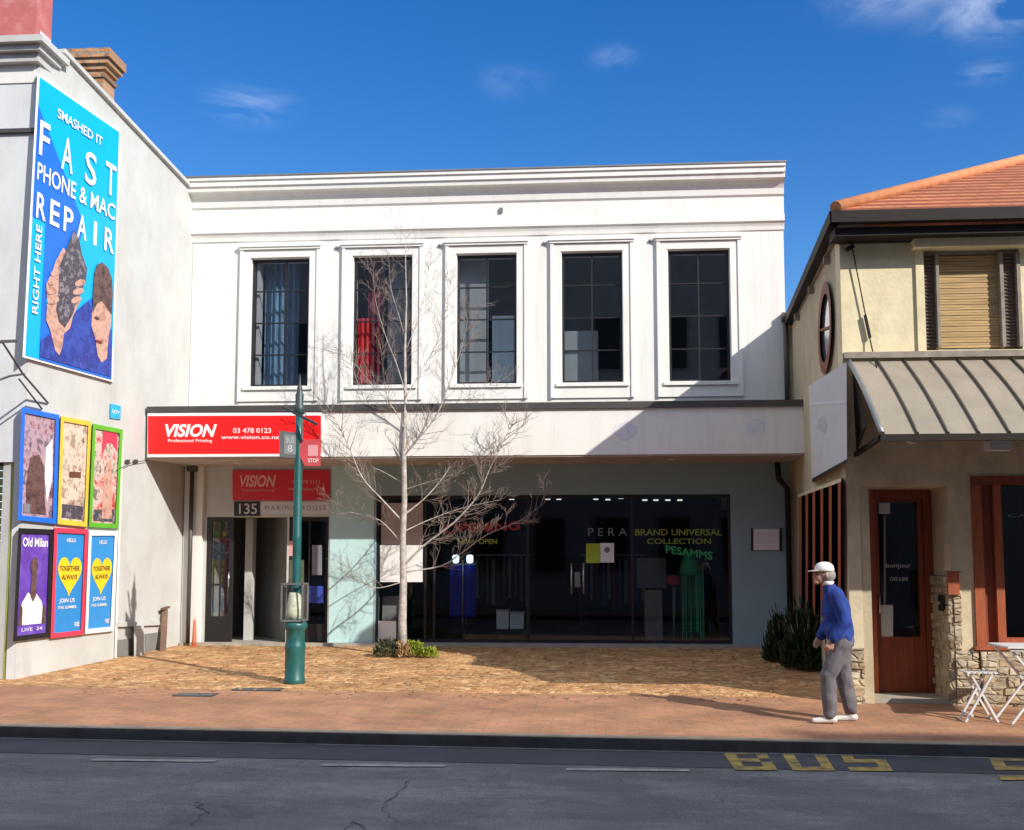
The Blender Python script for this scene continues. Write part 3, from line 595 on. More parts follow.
# shop interior
mb = MB(); IY = 4.6
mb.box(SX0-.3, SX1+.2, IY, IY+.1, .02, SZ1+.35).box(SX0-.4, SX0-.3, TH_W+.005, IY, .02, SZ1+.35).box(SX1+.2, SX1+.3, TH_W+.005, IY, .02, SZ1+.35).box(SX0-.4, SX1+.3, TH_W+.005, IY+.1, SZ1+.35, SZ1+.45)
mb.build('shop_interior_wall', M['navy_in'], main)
MB().box(SX0-.4, SX1+.3, .352, IY+.1, -.03, .02).build('shop_floor', M['floor_in'], main)
MB().box(SX0+.01, SX1-.01, .13, .351, -.03, SZ0-.002).build('sill_board', M['plinth'], main)
lampm = emis('downlight_glow', (1, .97, .9), .7)
for px, py in ((548, 498), (559, 498), (596, 498), (608, 498.5), (621, 497), (645, 499), (656, 499), (668, 499), (680, 499), (512, 498)):
    p = P(px, py+1, 1.2); MB().box(p.x-.045, p.x+.04, 1.17, 1.22, p.z-.014, p.z+.01).build('ceiling_spotlight', lampm, main)
# vinyls on the shop glass (mounted 5 mm in front of the glass)
sg = FP(.086)
def panel_px(name, q, m, parent, off=.0, th=.003, plane=sg):
    mb = MB(); poly_px(mb, q, plane, off, th); return mb.build(name, m, parent)
def rect(x0, y0, x1, y1): return [(x0, y0), (x1, y0), (x1, y1), (x0, y1)]
vin = thing('window_sticker', P(600, 553, .08), 'square lime and white sticker beside the steel door handles on the shop glass', 'sticker')
panel_px('lime_half', rect(586, 543.5, 600, 563), M['lime'], vin); panel_px('white_half', rect(600.3, 543, 614, 562.5), M['wht'], vin)
mb = MB(); poly_px(mb, [(607+3.2*cos(2*pi*k/10), 550+3*sin(2*pi*k/10)) for k in range(10)], sg, .004, .002); mb.build('logo', M['greyv'], vin)
def lettering(name, items, label, cat='lettering', plane=sg):
    mb = MB()
    for t, q, bold in items: text_px(mb, t, q, plane, 0, .003, bold)
    (m,) = {i for i in [None]}
    return mb
def vinyl(t, q, m, label, bold=.01, plane=sg):
    mb = MB(); text_px(mb, t, q, plane, .001, .003, bold); o = mb.build('window_lettering', m); return tag(o, label, 'lettering', 'vinyl lettering on the shop glass')
vinyl('P E R A', rect(588, 528, 627, 536), M['greyv'], 'dim grey spaced capitals reading PERA on the shop glass', .0)
vinyl('BRAND UNIVERSAL', [(635, 529), (722, 529), (722, 535.5), (635, 535.5)], M['dimlime'], 'lime line reading BRAND UNIVERSAL, upper of the two lime lines', .012)
vinyl('COLLECTION', rect(647, 538.5, 711, 544), M['dimlime'], 'lime line reading COLLECTION, under the longer lime line', .012)
vinyl('PESAMMS', [(665, 545), (713, 552), (712, 560), (666, 553)], M['greenv'], 'green slanting word reading PESAMMS on the dark shop glass', .02)
vinyl('OPENING', [(444, 524), (520, 521), (520, 530), (444, 534)], M['dimred'], 'red word across the shop glass behind the tree branches', .03)
vinyl('NOW OPEN', rect(458, 539, 497, 544), M['dimlime'], 'small yellow words under the red word on the shop glass', .02)
# paper and panels in the left bay
mb = MB(); o = panel_px('paper_sign', rect(380, 545, 423, 582), M['wht'], None); tag(o, 'white paper sheet taped inside the glass behind the tree trunk', 'paper sign')
o = panel_px('display_board', rect(381, 503, 423, 544.5), M['beige'], None, .0, .003); tag(o, 'pinkish beige board above the white sheet in the left glass bay', 'board')
o = panel_px('paper_sign', rect(377, 621, 396, 641.5), M['wht'], None); tag(o, 'white panel low down at the left end of the shop window', 'paper sign')
cab = MB(); a = P(382, 640, .5); b = P(401, 597, .5); cab.box(a.x, b.x, .5, .9, .03, b.z); cb_ = cab.build('display_cabinet', M['beige']); tag(cb_, 'cream display cabinet standing inside the left bay of the shop', 'cabinet')
# stand-in cloth and lamps for a blue shape with white spots in the glass
bd = thing('blue_stand_in', P(462, 640, .75), 'royal blue cloth standing in for a blue shape in the shop glass, below two white lamps', 'banner')
drape(X_(450, .75), X_(476, .75), Z_(617, .75), Z_(564, .75), .75, M['blue'], 'cloth', .02, .2, bd)
mb = MB().tube([(X_(463, .75), .75, .03), (X_(463, .75), .75, Z_(560, .75))], .012).bar((X_(449, .75), .75, Z_(564, .75)), (X_(477, .75), .75, Z_(564, .75)), .02); mb.build('stand', M['greymetal'], bd)
for px in (456, 470):
    x = X_(px, .66); z = Z_(559, .66); mb = MB().lathe((x, .66, z-.07), [(.02, 0), (.055, .02), (.055, .12), (.03, .14)], 12); tag(mb.build('spot_lamp', emis('cool_lamp_glow', (.7, .9, 1), 2.2)), 'small white glowing lamp on the ' + ('left' if px == 456 else 'right') + ' above the blue banner', 'lamp', 'lamps above the blue cloth')
for px0, px1, py0, lab in ((496.5, 508.5, 610, 'white storage box on the shop floor, left of the pair'), (510, 523.5, 612, 'white storage box on the shop floor, right of the pair')):
    a = P(px0, 629, .9); b = P(px1, py0, .9); t = thing('storage_box', ((a.x+b.x)/2, 1.0, a.z), lab, 'box', 'white boxes on the shop floor')
    MB().box(a.x, b.x, .9, 1.2, .021 if False else a.z, b.z-.03).build('body', M['wht'], t); MB().box(a.x-.008, b.x+.008, .89, 1.21, b.z-.03, b.z).build('lid', M['silver'], t)
a = P(494, 631, .88); b = P(526, 629, .88)
tb = thing('low_bench', ((a.x+b.x)/2, 1.05, .02), 'low dark bench under the two white boxes inside the shop', 'bench')
MB().box(a.x, b.x, .85, 1.25, a.z-.03, P(494, 629.3, .88).z-.002).build('seat', M['black'], tb)
for sx in (a.x+.03, b.x-.03):
    for sy in (.88, 1.22): MB().box(sx-.015, sx+.015, sy-.015, sy+.015, .02, a.z-.031).build('leg', M['black'], tb)
# display panel, plinth and green figure
dp = thing('display_plinth', P(652, 641, 1.4), 'grey display plinth carrying a square panel inside the shop', 'display stand')
p0, p1 = P(645, 618, 1.4), P(662, 590, 1.4); MB().box(p0.x, p1.x, 1.4, 1.7, .02, p1.z-.002).build('plinth', M['beige'], dp)
p0, p1 = P(637, 588, 1.38), P(666, 558, 1.38); MB().box(p0.x, p1.x, 1.38, 1.46, p0.z, p1.z).build('panel', M['greyv'], dp)
gs = thing('green_streamers', P(692, 641, .6), 'tall stand of green hanging streamers inside the right of the shop window', 'display')
mb = MB(); zt = Z_(551, .6)
for k in range(15):
    x = X_(681+1.5*k, .6); zb = Z_(U(630, 641), .6); mb.bar((x+U(-.01, .01), .6+U(-.05, .05), zb), (x, .6, zt-.25), U(.008, .02), .004)
mb.build('streamer', M['greenv'], gs)['kind'] = 'stuff'
MB().lathe((X_(689, .6), .6, zt-.4), [(.16, 0), (.17, .1), (.12, .25), (.08, .4)], 14).build('head_cone', M['greenv'], gs)
o = MB().ball((X_(673, .9), .9, Z_(580, .9)), .13, .1, .09).build('red_parcel', M['red2']); tag(o, 'round red item on display left of the green streamers', 'parcel')
o = MB(); o.tube([(X_(673, .9), .9, .021), (X_(673, .9), .9, Z_(583, .9)-.05)], .03, 10).lathe((X_(673, .9), .9, .021), [(.13, 0), (.13, .02), (.03, .04)], 14); tag(o.build('pedestal', M['greymetal']), 'thin grey pedestal under the round red item', 'pedestal')

for px, yy0, lab, cols_ in ((498, 2.6, 'rack of dark green and grey garments deep inside the shop, left of the doors', ('leaf3', 'greyv', 'leaf1')), (612, 3.0, 'rack of dark blue garments at the back of the shop behind the doors', ('violet', 'greyv', 'curtain_dark'))):
    xc = X_(px, yy0); rk = thing('clothes_rack', (xc, yy0, .02), lab, 'clothes rack')
    for sx in (-.6, .6): MB().tube([(xc+sx, yy0, .021), (xc+sx, yy0, 1.5)], .015, 8).build('upright', M['greymetal'], rk)
    MB().bar((xc-.62, yy0, 1.5), (xc+.62, yy0, 1.5), .025).build('rail', M['greymetal'], rk)
    for k in range(11):
        x = xc-.52+k*.105; hh_ = U(.75, 1.0); MB().prism([(x, yy0-.2, 1.42), (x, yy0, 1.48), (x, yy0+.2, 1.42), (x, yy0+.23, 1.48-hh_), (x, yy0-.23, 1.48-hh_)], (U(.04, .07), 0, 0)).build('garment', M[cols_[k % 3]], rk)
# plaque on the right
pq = thing('wall_plaque', P(766, 540, -.01), 'white plaque between two dark bars on the blue grey wall', 'plaque')
g0 = FP(0)
panel_px('board', rect(753.5, 529, 779, 550), M['wht'], pq, .01, .02, g0)
for a in (751, 780): panel_px('bracket', rect(a, 528, a+2, 551), M['black'], pq, .0, .035, g0)
tpart(pq, M['ghost'], 'OPENING', rect(757, 533, 775, 537), g0, .031, .002); tpart(pq, M['ghost'], 'HOURS', rect(759, 540, 773, 544), g0, .031, .002)

# entrance: leaf, passage, glass door with posters
mb = MB(); RY = 3.2
mb.box(DX0-.1, DX0, TH_W, RY, .02, DZ1+.1).box(DX0-.1, X_(288)+.4, RY, RY+.1, .02, DZ1+.2).box(DX0-.1, DX1+.25, TH_W, RY, DZ1+.05, DZ1+.15); mb.build('passage_wall', M['passage'], main)
MB().box(DX0-.1, DX1+.2, .0, RY, -.03, .035).build('passage_floor', M['plinth'], main)
# angled grey wall running back from the glass door
A = Vector((X_(288, .25), .25, .036)); B = Vector((X_(246, 2.6), 2.6, .036))
MB().prism([A, B, B+Vector((.06, .06, 0)), A+Vector((.12, 0, 0))], (0, 0, DZ1)).build('passage_partition', M['passage'], main)
MB().box(X_(235.5), X_(243), .55, .75, .036, DZ1).build('door_post', M['oldwhite'], main)
def doorleaf(mb, gl, x0, x1, y, z0, z1, st=.07, mid=3, cols=2, base_h=.42):
    mb.box(x0, x0+st, y, y+.045, z0, z1).box(x1-st, x1, y, y+.045, z0, z1).box(x0+st, x1-st, y, y+.045, z1-st, z1).box(x0+st, x1-st, y, y+.045, z0, z0+base_h)
    zz0, zz1 = z0+base_h, z1-st
    for k in range(1, mid): z = zz0+(zz1-zz0)*k/mid; mb.box(x0+st, x1-st, y+.008, y+.038, z-.015, z+.015)
    for k in range(1, cols): x = x0+st+(x1-x0-2*st)*k/cols; mb.box(x-.012, x+.012, y+.01, y+.036, zz0, zz1)
    gl.box(x0+st, x1-st, y+.02, y+.026, zz0, zz1)
lf = thing('entrance_door', (X_(208), .02, .04), 'black glazed door leaf standing open at the left of the entrance', 'door', rz_=radians(-6))
mb = MB(); gl = MB(); doorleaf(mb, gl, X_(208.5), X_(234), .0, .045, DZ1-.01); 
o = mb.build('leaf', M['black'], lf); gl.build('pane', M['clear'], lf)
MB().tube([(X_(231), -.05, .95), (X_(231), -.05, 1.2)], .012).build('handle', M['steel'], lf)
gd = thing('glass_door', (X_(308), .1, .04), 'dark framed glass door with posters at the right of the entrance', 'door')
mb = MB(); gl = MB(); doorleaf(mb, gl, X_(288), DX1-.01, .1, .04, DZ1-.01, .06, 1, 2, .3); mb.build('leaf', M['black'], gd); gl.build('pane', M['clear'], gd)
gp = FP(.09)
for q, m in ((rect(289, 541, 296, 556), M['pinkish']), (rect(289, 560, 304, 585), M['leaf3']), (rect(308, 586, 324, 603), M['violet']), (rect(312, 545, 322, 575), M['greyv'])):
    panel_px('notice', q, m, gd, 0, .003, gp)
MB().box(X_(286), X_(288)-.001, .09, .3, .036, DZ1).build('door_jamb', M['silver'], main)
mb = MB().box(X_(290), DX1+.2, 2.2, 2.25, .036, DZ1); mb.build('passage_screen', M['dark_in'], main)

# downpipe at far left and right
mb = MB(); x = X_(190.5, -.18); mb.tube([(x, -.16, .03), (x, -.16, ZC-.12)], .035, 10).box(x-.07, x+.07, -.24, -.08, ZC-.12, ZC-.026); mb.build('downpipe', M['flash'], main)
mb = MB(); x = BX1-.05; mb.tube([(x+.0, -.1, .03), (x+.0, -.1, ZC-.45), (x-.13, -.1, ZC-.3), (x-.15, -.1, ZC-.03)], .045, 10); mb.build('downpipe', M['gutter'], main)
mb = MB(); x = X_(786.5, -.08, 360); mb.tube([(x, -.07, ZCT_), (x, -.07, Z_(318, -.07, 786))], .04, 10); mb.box(x-.06, x+.06, -.13, -.01, Z_(322, 0, 786), Z_(314, 0, 786)); mb.build('downpipe', M['flash'], main)
# small fixing marks beside the windows
for i, c in enumerate(cen[1:]):
    MB().lathe((c-ww/2-.29, -.01, fz1-.05), [(.012, -.02), (.03, -.01), (.03, .02), (.01, .03)], 8).build('light_fitting', M['greymetal'], main)
MB().box(X_(501)-.03, X_(501)+.03, -.06, -.045, Z_(214), Z_(209)).build('alarm_box', M['greymetal'], main)

# red canopy sign
cs = thing('canopy_sign', P(230, 435, -1.32), 'long bright red sign with white lettering on the canopy fascia', 'sign')
csq = [(147.5, 413), (322, 412.5), (322, 456), (147.5, 457)]
panel_px('panel', csq, M['wht'], cs, .002, .03, fas)
panel_px('red_field', [(148, 416), (321, 415.5), (321, 453.5), (148, 454)], M['red'], cs, .033, .004, fas)
tpart(cs, M['wht'], 'VISION', [(165, 424), (217, 424), (216, 437), (165.5, 437)], fas, .038, .004, .035, .25)
tpart(cs, M['wht'], 'Professional Printing', rect(168, 439, 212, 443), fas, .038, .004, .01)
tpart(cs, M['wht'], '03 478 0123', rect(233, 428, 271, 433), fas, .038, .004, .01); tpart(cs, M['wht'], 'www.vision.co.nz', rect(221, 435.5, 279, 439), fas, .038, .004, .012)
us = thing('entrance_sign', P(281, 485, -.03), 'smaller dark red sign in the shade above the entrance', 'sign')
panel_px('panel', rect(232.5, 470, 330, 500.5), M['red2'], us, .005, .03, g0)
tpart(us, M['pinkish'], 'VISION', rect(240, 475, 276, 487), g0, .036, .003, .03, .25); tpart(us, M['pinkish'], 'Professional Printing', rect(243, 489, 274, 492), g0, .036, .003)
tpart(us, M['pinkish'], '03 478 0123', rect(293, 480, 320, 483.5), g0, .036, .003); tpart(us, M['pinkish'], 'www.vision.co.nz', rect(288, 487, 324, 490.5), g0, .036, .003)
ns = thing('number_sign', P(248, 509, -.02), 'black street number box reading 135 above the entrance', 'sign')
panel_px('panel', rect(234, 501.5, 260, 516), M['black'], ns, .0, .02, g0); mb = text_px(MB(), '135', rect(239, 503.5, 257, 514), g0, .021, .003, .01); mb.build('lettering', M['silver'], ns)
ls = thing('name_strip', P(295, 508, -.02), 'pale strip of faint letters to the right of the street number', 'sign')
panel_px('panel', rect(260.5, 501.5, 330, 514), M['grey_sign'], ls, .0, .015, g0); mb = text_px(MB(), 'M A R I N A   H O U S E', rect(265, 505.5, 326, 510), g0, .016, .002); mb.build('lettering', M['greyv'], ls)

# ================================================================== LEFT BUILDING
WD = ray(765, HZ); WD.z = 0; WD.normalize(); WP0 = P(187.5, 440, 0); WN = Vector((WD.y, -WD.x, 0)).normalized()
def WL(px, py, off=0.0): return on(px, py, WP0 + WN*off, WN)
lb = thing('corner_building', WL(24, 600), 'weathered white building at the left carrying the billboard and six posters', 'building')
cornerP = WL(22, 500); YL = cornerP.y; XLc = cornerP.x
def s_at(p): return (p - WP0).dot(WD)
sL = (cornerP - WP0).dot(WD)
def wpt(s, z, off=0): q = WP0 + WD*s + WN*off; return Vector((q.x, q.y, z))
tp = [(s_at(WL(x, y)), WL(x, y).z) for x, y in ((52, 48), (61, 52), (119, 113), (191, 190))]
ztopL = WL(34, 62).z
pts = [wpt(sL, -.35), wpt(0.3, -.1), wpt(0.3, tp[3][1]-.2), wpt(tp[3][0], tp[3][1]), wpt(tp[2][0], tp[2][1]), wpt(tp[1][0], tp[1][1]), wpt(sL, tp[1][1]-.02)]
MB().prism(pts, -WN*.3).build('side_wall', M['oldwhite'], lb)
# coping along the sloping top
a, b = wpt(tp[1][0], tp[1][1]), wpt(tp[3][0], tp[3][1]); mb = MB(); mb.bar(a+Vector((0,0,.02))-WN*.12, b+Vector((0,0,.02))-WN*.12, .36, .06); mb.build('coping', M['oldwhite'], lb)
zc0 = tp[1][1]
fw = wallgrid(MB(), XLc-7, XLc-.01, -.4, zc0+.1, YL-.004, YL+.3, [(XLc-6, XLc-.12, gz(XLc, YL)-.02, P(5, 462, YL).z)])
fw.build('front_wall', M['frontwhite'], lb)
# shopfront on the corner: yellow green frame and dark roller shutter
zs = P(5, 462, YL).z
MB().box(XLc-.17, XLc-.125, YL+.02, YL+.1, -.3, zs).build('shutter_frame', M['greenyel'], lb)
mb = MB()
for k in range(28):
    z = -.2 + k*(zs+.2)/28; mb.box(XLc-6, XLc-.175, YL+.05, YL+.07+.01*(k % 2), z, z+(zs+.2)/28-.01)
mb.build('roller_shutter', M['shutter'], lb)
MB().box(XLc-7, XLc-.02, YL-.05, YL-.006, P(5, 134, YL).z, P(5, 130, YL).z).build('string_course', M['flash'], lb)
MB().box(XLc-7, XLc-.05, YL-.02, YL-.006, P(5, 84, YL).z, P(5, 60, YL).z).build('frieze', M['trim'], lb)
# main cornice and painted brick pier above
pc = P(36, 60, YL-.1); zc = P(20, 60, YL).z
mb = MB(); z1 = P(20, 34, YL-.3).z; z2 = P(20, 44, YL-.2).z; z3 = P(20, 50, YL-.2).z
xe = P(38, 45, YL-.1).x
mb.box(XLc-7, xe+.02, YL-.12, YL+.25, z3-.12, z3).box(XLc-7, xe+.08, YL-.2, YL+.4, z3+.001, z2).box(XLc-7, xe+.15, YL-.28, YL+.5, z2+.001, z1); mb.build('cornice', M['oldwhite'], lb)
xe2 = P(37, 20, YL-.1).x
MB().box(XLc-7, xe2, YL-.12, YL+.3, z1+.002, z1+1.6).build('parapet', M['brickred'], lb)
# brick chimney, corbelled
YC = YL+2.0
c0, c1 = P(80, 110, YC), P(122, 110, YC); cxm = (P(74, 60, YC).x + P(118, 60, YC).x)/2; 
hw = .9*(P(114, 80, YC).x-P(83, 80, YC).x)/2; zt = P(95, 57, YC).z
prof_ch = [(hw, -2.5), (hw, -.42), (hw+.03, -.42), (hw+.03, -.36), (hw, -.36), (hw, -.30), (hw+.04, -.30), (hw+.04, -.22), (hw+.09, -.22), (hw+.09, -.14), (hw+.13, -.14), (hw+.13, -.07), (hw+.07, 0)]
mb = MB()
for (r0, za), (r1, zb) in zip(prof_ch, prof_ch[1:]):
    if zb > za + .001: mb.box(cxm-r0, cxm+r0, YC-r0*.85, YC+r0*.85, zt+za, zt+zb-.0005)
mb.build('chimney', M['brickch'], lb)
mb = MB(); mb.lathe((cxm, YC, zt-.07), [(.16, 0), (.15, .1), (.17, .1), (.17, .14)], 12); mb.build('chimney_pot', M['brickred'], lb)
# low ledge with recessed grey panels near the ground, pipe
mb = MB(); 
poly_px(mb, [(117, 622), (160, 621), (160, 625), (117, 627)], WL, .0, .05); mb.build('ledge', M['oldwhite'], lb)
for q in ([(117, 640), (135, 638), (135, 655), (117, 657)], [(145, 634), (161, 632), (161, 650), (145, 653)]):
    mb = MB(); poly_px(mb, q, WL, .0, .012); mb.build('plinth_panel', M['passage'], lb)
for q in ([(134, 626), (144, 625), (144, 655), (134, 657)], ):
    mb = MB(); poly_px(mb, q, WL, .0, .16); mb.build('buttress', M['oldwhite'], lb)
mb = MB(); a = WL(115.5, 658, .03); b = WL(124, 395, .03); mb.box(a.x-.012, a.x+.012, a.y-.012, a.y+.012, a.z, WL(115.5, 440, .03).z); mb.build('conduit', M['trim'], lb)
mb = MB(); mb.tube([WL(116.6, 470, .05), WL(131, 463, .05), WL(147, 460, .05)], .006, 5); mb.build('cable', M['flash'], lb)
for (px, py) in ((126, 461), (134, 461)): mb = MB(); poly_px(mb, rect(px, py-1.5, px+4, py+1.5), WL, 0, .04); mb.build('wall_fixing', M['flash'], lb)
# leaning brown post
po = thing('timber_post', WL(165, 652, .18), 'short rusty brown post leaning on the white side wall', 'post')
MB().bar(WL(163, 652, .18), WL(165, 609, .05), .09, .06).build('shaft', M['rust'], po); MB().bar(WL(162, 609, .09), WL(168.5, 607, .05), .05, .03).build('cap', M['rust'], po)
# orange cone near the pipe
cp = P(194, 648, -.3); 
cn = thing('traffic_cone', (cp.x, cp.y, gz(cp.x, cp.y)), 'narrow orange traffic cone beside the downpipe at the wall end', 'cone')
MB().lathe(cn.location, [(.042, .02), (.038, .1), (.022, .40), (.018, .44)], 12).build('cone', M['orange'], cn); MB().box(cp.x-.05, cp.x+.05, cp.y-.05, cp.y+.05, gz(cp.x, cp.y)+.001, gz(cp.x, cp.y)+.02).build('foot', M['orange'], cn)

# billboard
bq = [(37.5, 73), (120.5, 131), (112.8, 382), (22.5, 357)]
bb = thing('billboard', WL(67, 370), 'large blue billboard reading FAST PHONE & MAC REPAIR on the white side wall', 'billboard')
def bpn(name, q, m, off, th=.004): mb = MB(); poly_px(mb, q, WL, off, th); return mb.build(name, m, bb)
bpn('board', bq, M['wht'], .0, .05)
inner = sub(bq, .03, .985, .008, .992)
bpn('cyan_field', inner, M['cyan'], .051)
bpn('blue_field', [sub(inner, 0, 0, .10, 1)[0], sub(inner, .9, .9, .62, 1)[0], sub(inner, .98, .98, .62, 1)[0], inner[2], sub(inner, .16, .16, 1, 1)[0], sub(inner, .16, .16, .5, 1)[0], sub(inner, 0, 0, .5, 1)[0]], M['cobalt'], .056)
def g(s, t): return sub(inner, s, s, t, t)[0]
bpn('cyan_wedge', [g(.2, .78), g(.55, .55), g(.62, .42), g(.75, .42), g(.98, .62), g(.98, .8), g(.75, .7), g(.45, .82), g(.3, .92)], M['cyan'], .061)
bpn('sleeve_picture', [g(.17, .99), g(.17, .93), g(.4, .85), g(.7, .72), g(.86, .83), g(.99, .8), g(.99, .99)], M['violet'], .066)
bpn('hand_picture', [g(.22, .78), g(.20, .72), g(.26, .67), g(.30, .62), g(.38, .56), g(.5, .60), g(.58, .68), g(.60, .74), g(.53, .80), g(.50, .85), g(.43, .88), g(.42, .93), g(.39, .965), g(.34, .95), g(.27, .88), g(.22, .85)], M['handtone'], .071)
bpn('phone_picture', [g(.50, .475), g(.56, .50), g(.60, .55), g(.67, .60), g(.66, .65), g(.57, .74), g(.52, .80), g(.44, .855), g(.37, .84), g(.33, .80), g(.35, .72), g(.34, .64), g(.42, .56)], M['phone'], .076)
bpn('face_picture', [g(.77, .70), g(.97, .70), g(.975, .78), g(.95, .84), g(.94, .92), g(.88, .945), g(.83, .92), g(.80, .86), g(.745, .81), g(.75, .76)], M['handtone'], .071)
bpn('hair_picture', [g(.76, .60), g(.79, .565), g(.85, .55), g(.92, .56), g(.97, .60), g(.985, .66), g(.98, .74), g(.92, .72), g(.86, .70), g(.80, .72), g(.76, .76), g(.75, .68)], M['hairtone'], .076)
for fx, fy, rx_f, ry_f in ((.27, .665, .055, .013), (.25, .70, .06, .013), (.245, .735, .065, .013), (.26, .77, .07, .013), (.565, .665, .06, .013), (.55, .70, .065, .013), (.53, .735, .06, .013)):
    bpn('finger_picture', [g(fx+.03+rx_f*cos(2*pi*k/12), fy+ry_f*sin(2*pi*k/12)-.012*cos(2*pi*k/12)) for k in range(12)], M['handtone'], .081, .003)
bpn('eye_picture', [g(.81+.03*cos(2*pi*k/10), .775+.006*sin(2*pi*k/10)) for k in range(10)], M['hairtone'], .081, .003)
bpn('mouth_picture', [g(.84+.04*cos(2*pi*k/10), .865+.006*sin(2*pi*k/10)) for k in range(10)], M['curtain_dark'], .081, .003)
mb = MB()
for ch, s0, s1, t0 in (('F', .035, .16, .145), ('A', .31, .45, .15), ('S', .60, .74, .15), ('T', .85, .98, .145)):
    text_px(mb, ch, sub(inner, s0, s1, t0, t0+.125), WL, .07, .004, .01)
mb.build('lettering', M['wht'], bb); mb = MB()
text_px(mb, 'PHONE & MAC', sub(inner, .03, .98, .298, .362), WL, .07, .004, .012)
mb.build('lettering', M['wht'], bb); mb = MB()
for i, ch in enumerate('REPAIR'):
    s0 = .04+.165*i; text_px(mb, ch, sub(inner, s0+(.03 if ch == 'I' else 0), s0+(.07 if ch == 'I' else .115), .405, .497), WL, .07, .004, .015)
mb.build('lettering', M['wht'], bb); mb = MB()
text_px(mb, 'SMASHED IT', sub(inner, .24, .80, .065, .10), WL, .07, .004, .01)
vt = sub(inner, .05, .12, .52, .82)     # vertical line of letters reading upwards
def vfn(s, t, f):
    q = sub(inner, .05+.07*(1-t)*0+.07*t, .05+.07*t, .84-.32*(1-s)*1, .9)[0]; return WL(q[0], q[1], .07+.004*f)
def vfn(s, t, f):
    q = g(.12-.07*t, .84-.32*s); return WL(q[0], q[1], .07+.004*f)
mb.build('lettering', M['wht'], bb); mb = MB()
text_fn(mb, 'RIGHT HERE', vfn, .01)
mb.build('lettering', M['wht'], bb)
# posters
pt_top = lambda x: 406.3 + .197*(x-21.7)
PF = [([(21.5, 407), (59.5, 415), (56.5, 524), (18, 520)], 'cobalt', 'blue'), ([(61, 416), (91.5, 421.5), (87, 527), (57.5, 524)], 'yellow', 'yellow'), ([(93, 423.5), (123, 429.5), (118, 528.5), (89, 527)], 'green', 'green'),
      ([(18.5, 528), (53.5, 529.5), (50, 637), (13, 641.5)], 'black', 'black'), ([(54.5, 527.5), (88.5, 529.5), (84, 634.5), (50.5, 638.5)], 'redf', 'red'), ([(89, 531), (118, 531), (113, 631), (85, 634)], 'wht', 'white')]
M['cobalt'] = M['cobalt']; M['yellow'] = mat('yellow_frame', (.72, .55, .06), .5, var=.2); M['green'] = mat('green_frame', (.12, .45, .03), .5); M['redf'] = mat('red_frame', (.68, .05, .10), .5)
pm = [postermat('poster_dark_rose', [(.05, .03, .06), (.25, .09, .12), (.5, .35, .4), (.1, .07, .12), (.6, .55, .6)], 3.2), postermat('poster_cream_brown', [(.12, .08, .06), (.4, .3, .22), (.75, .62, .5), (.3, .2, .14), (.6, .5, .42)], 4.2),
      postermat('poster_red_white', [(.12, .03, .04), (.55, .08, .06), (.7, .55, .5), (.1, .12, .05), (.35, .3, .35)], 4.0), postermat('poster_purple', [(.10, .03, .30), (.14, .06, .42), (.25, .14, .55)], 2.5), mat('poster_blue', (.03, .25, .62), .5, var=.1), mat('poster_blue2', (.04, .27, .64), .5, var=.1)]
labs = ['blue framed poster of dark rose and mauve blotches, top left of the six', 'yellow framed poster in cream and brown, top middle of the six', 'green framed poster in red and white, top right of the six',
        'purple poster in a black frame showing a standing figure in white', 'blue poster with a yellow heart in a red frame', 'blue poster with a yellow heart in a white frame']
M['heart'] = mat('heart_yellow', (.85, .60, .02), .5, var=.05); M['ink'] = mat('poster_ink', (.14, .06, .03), .6)
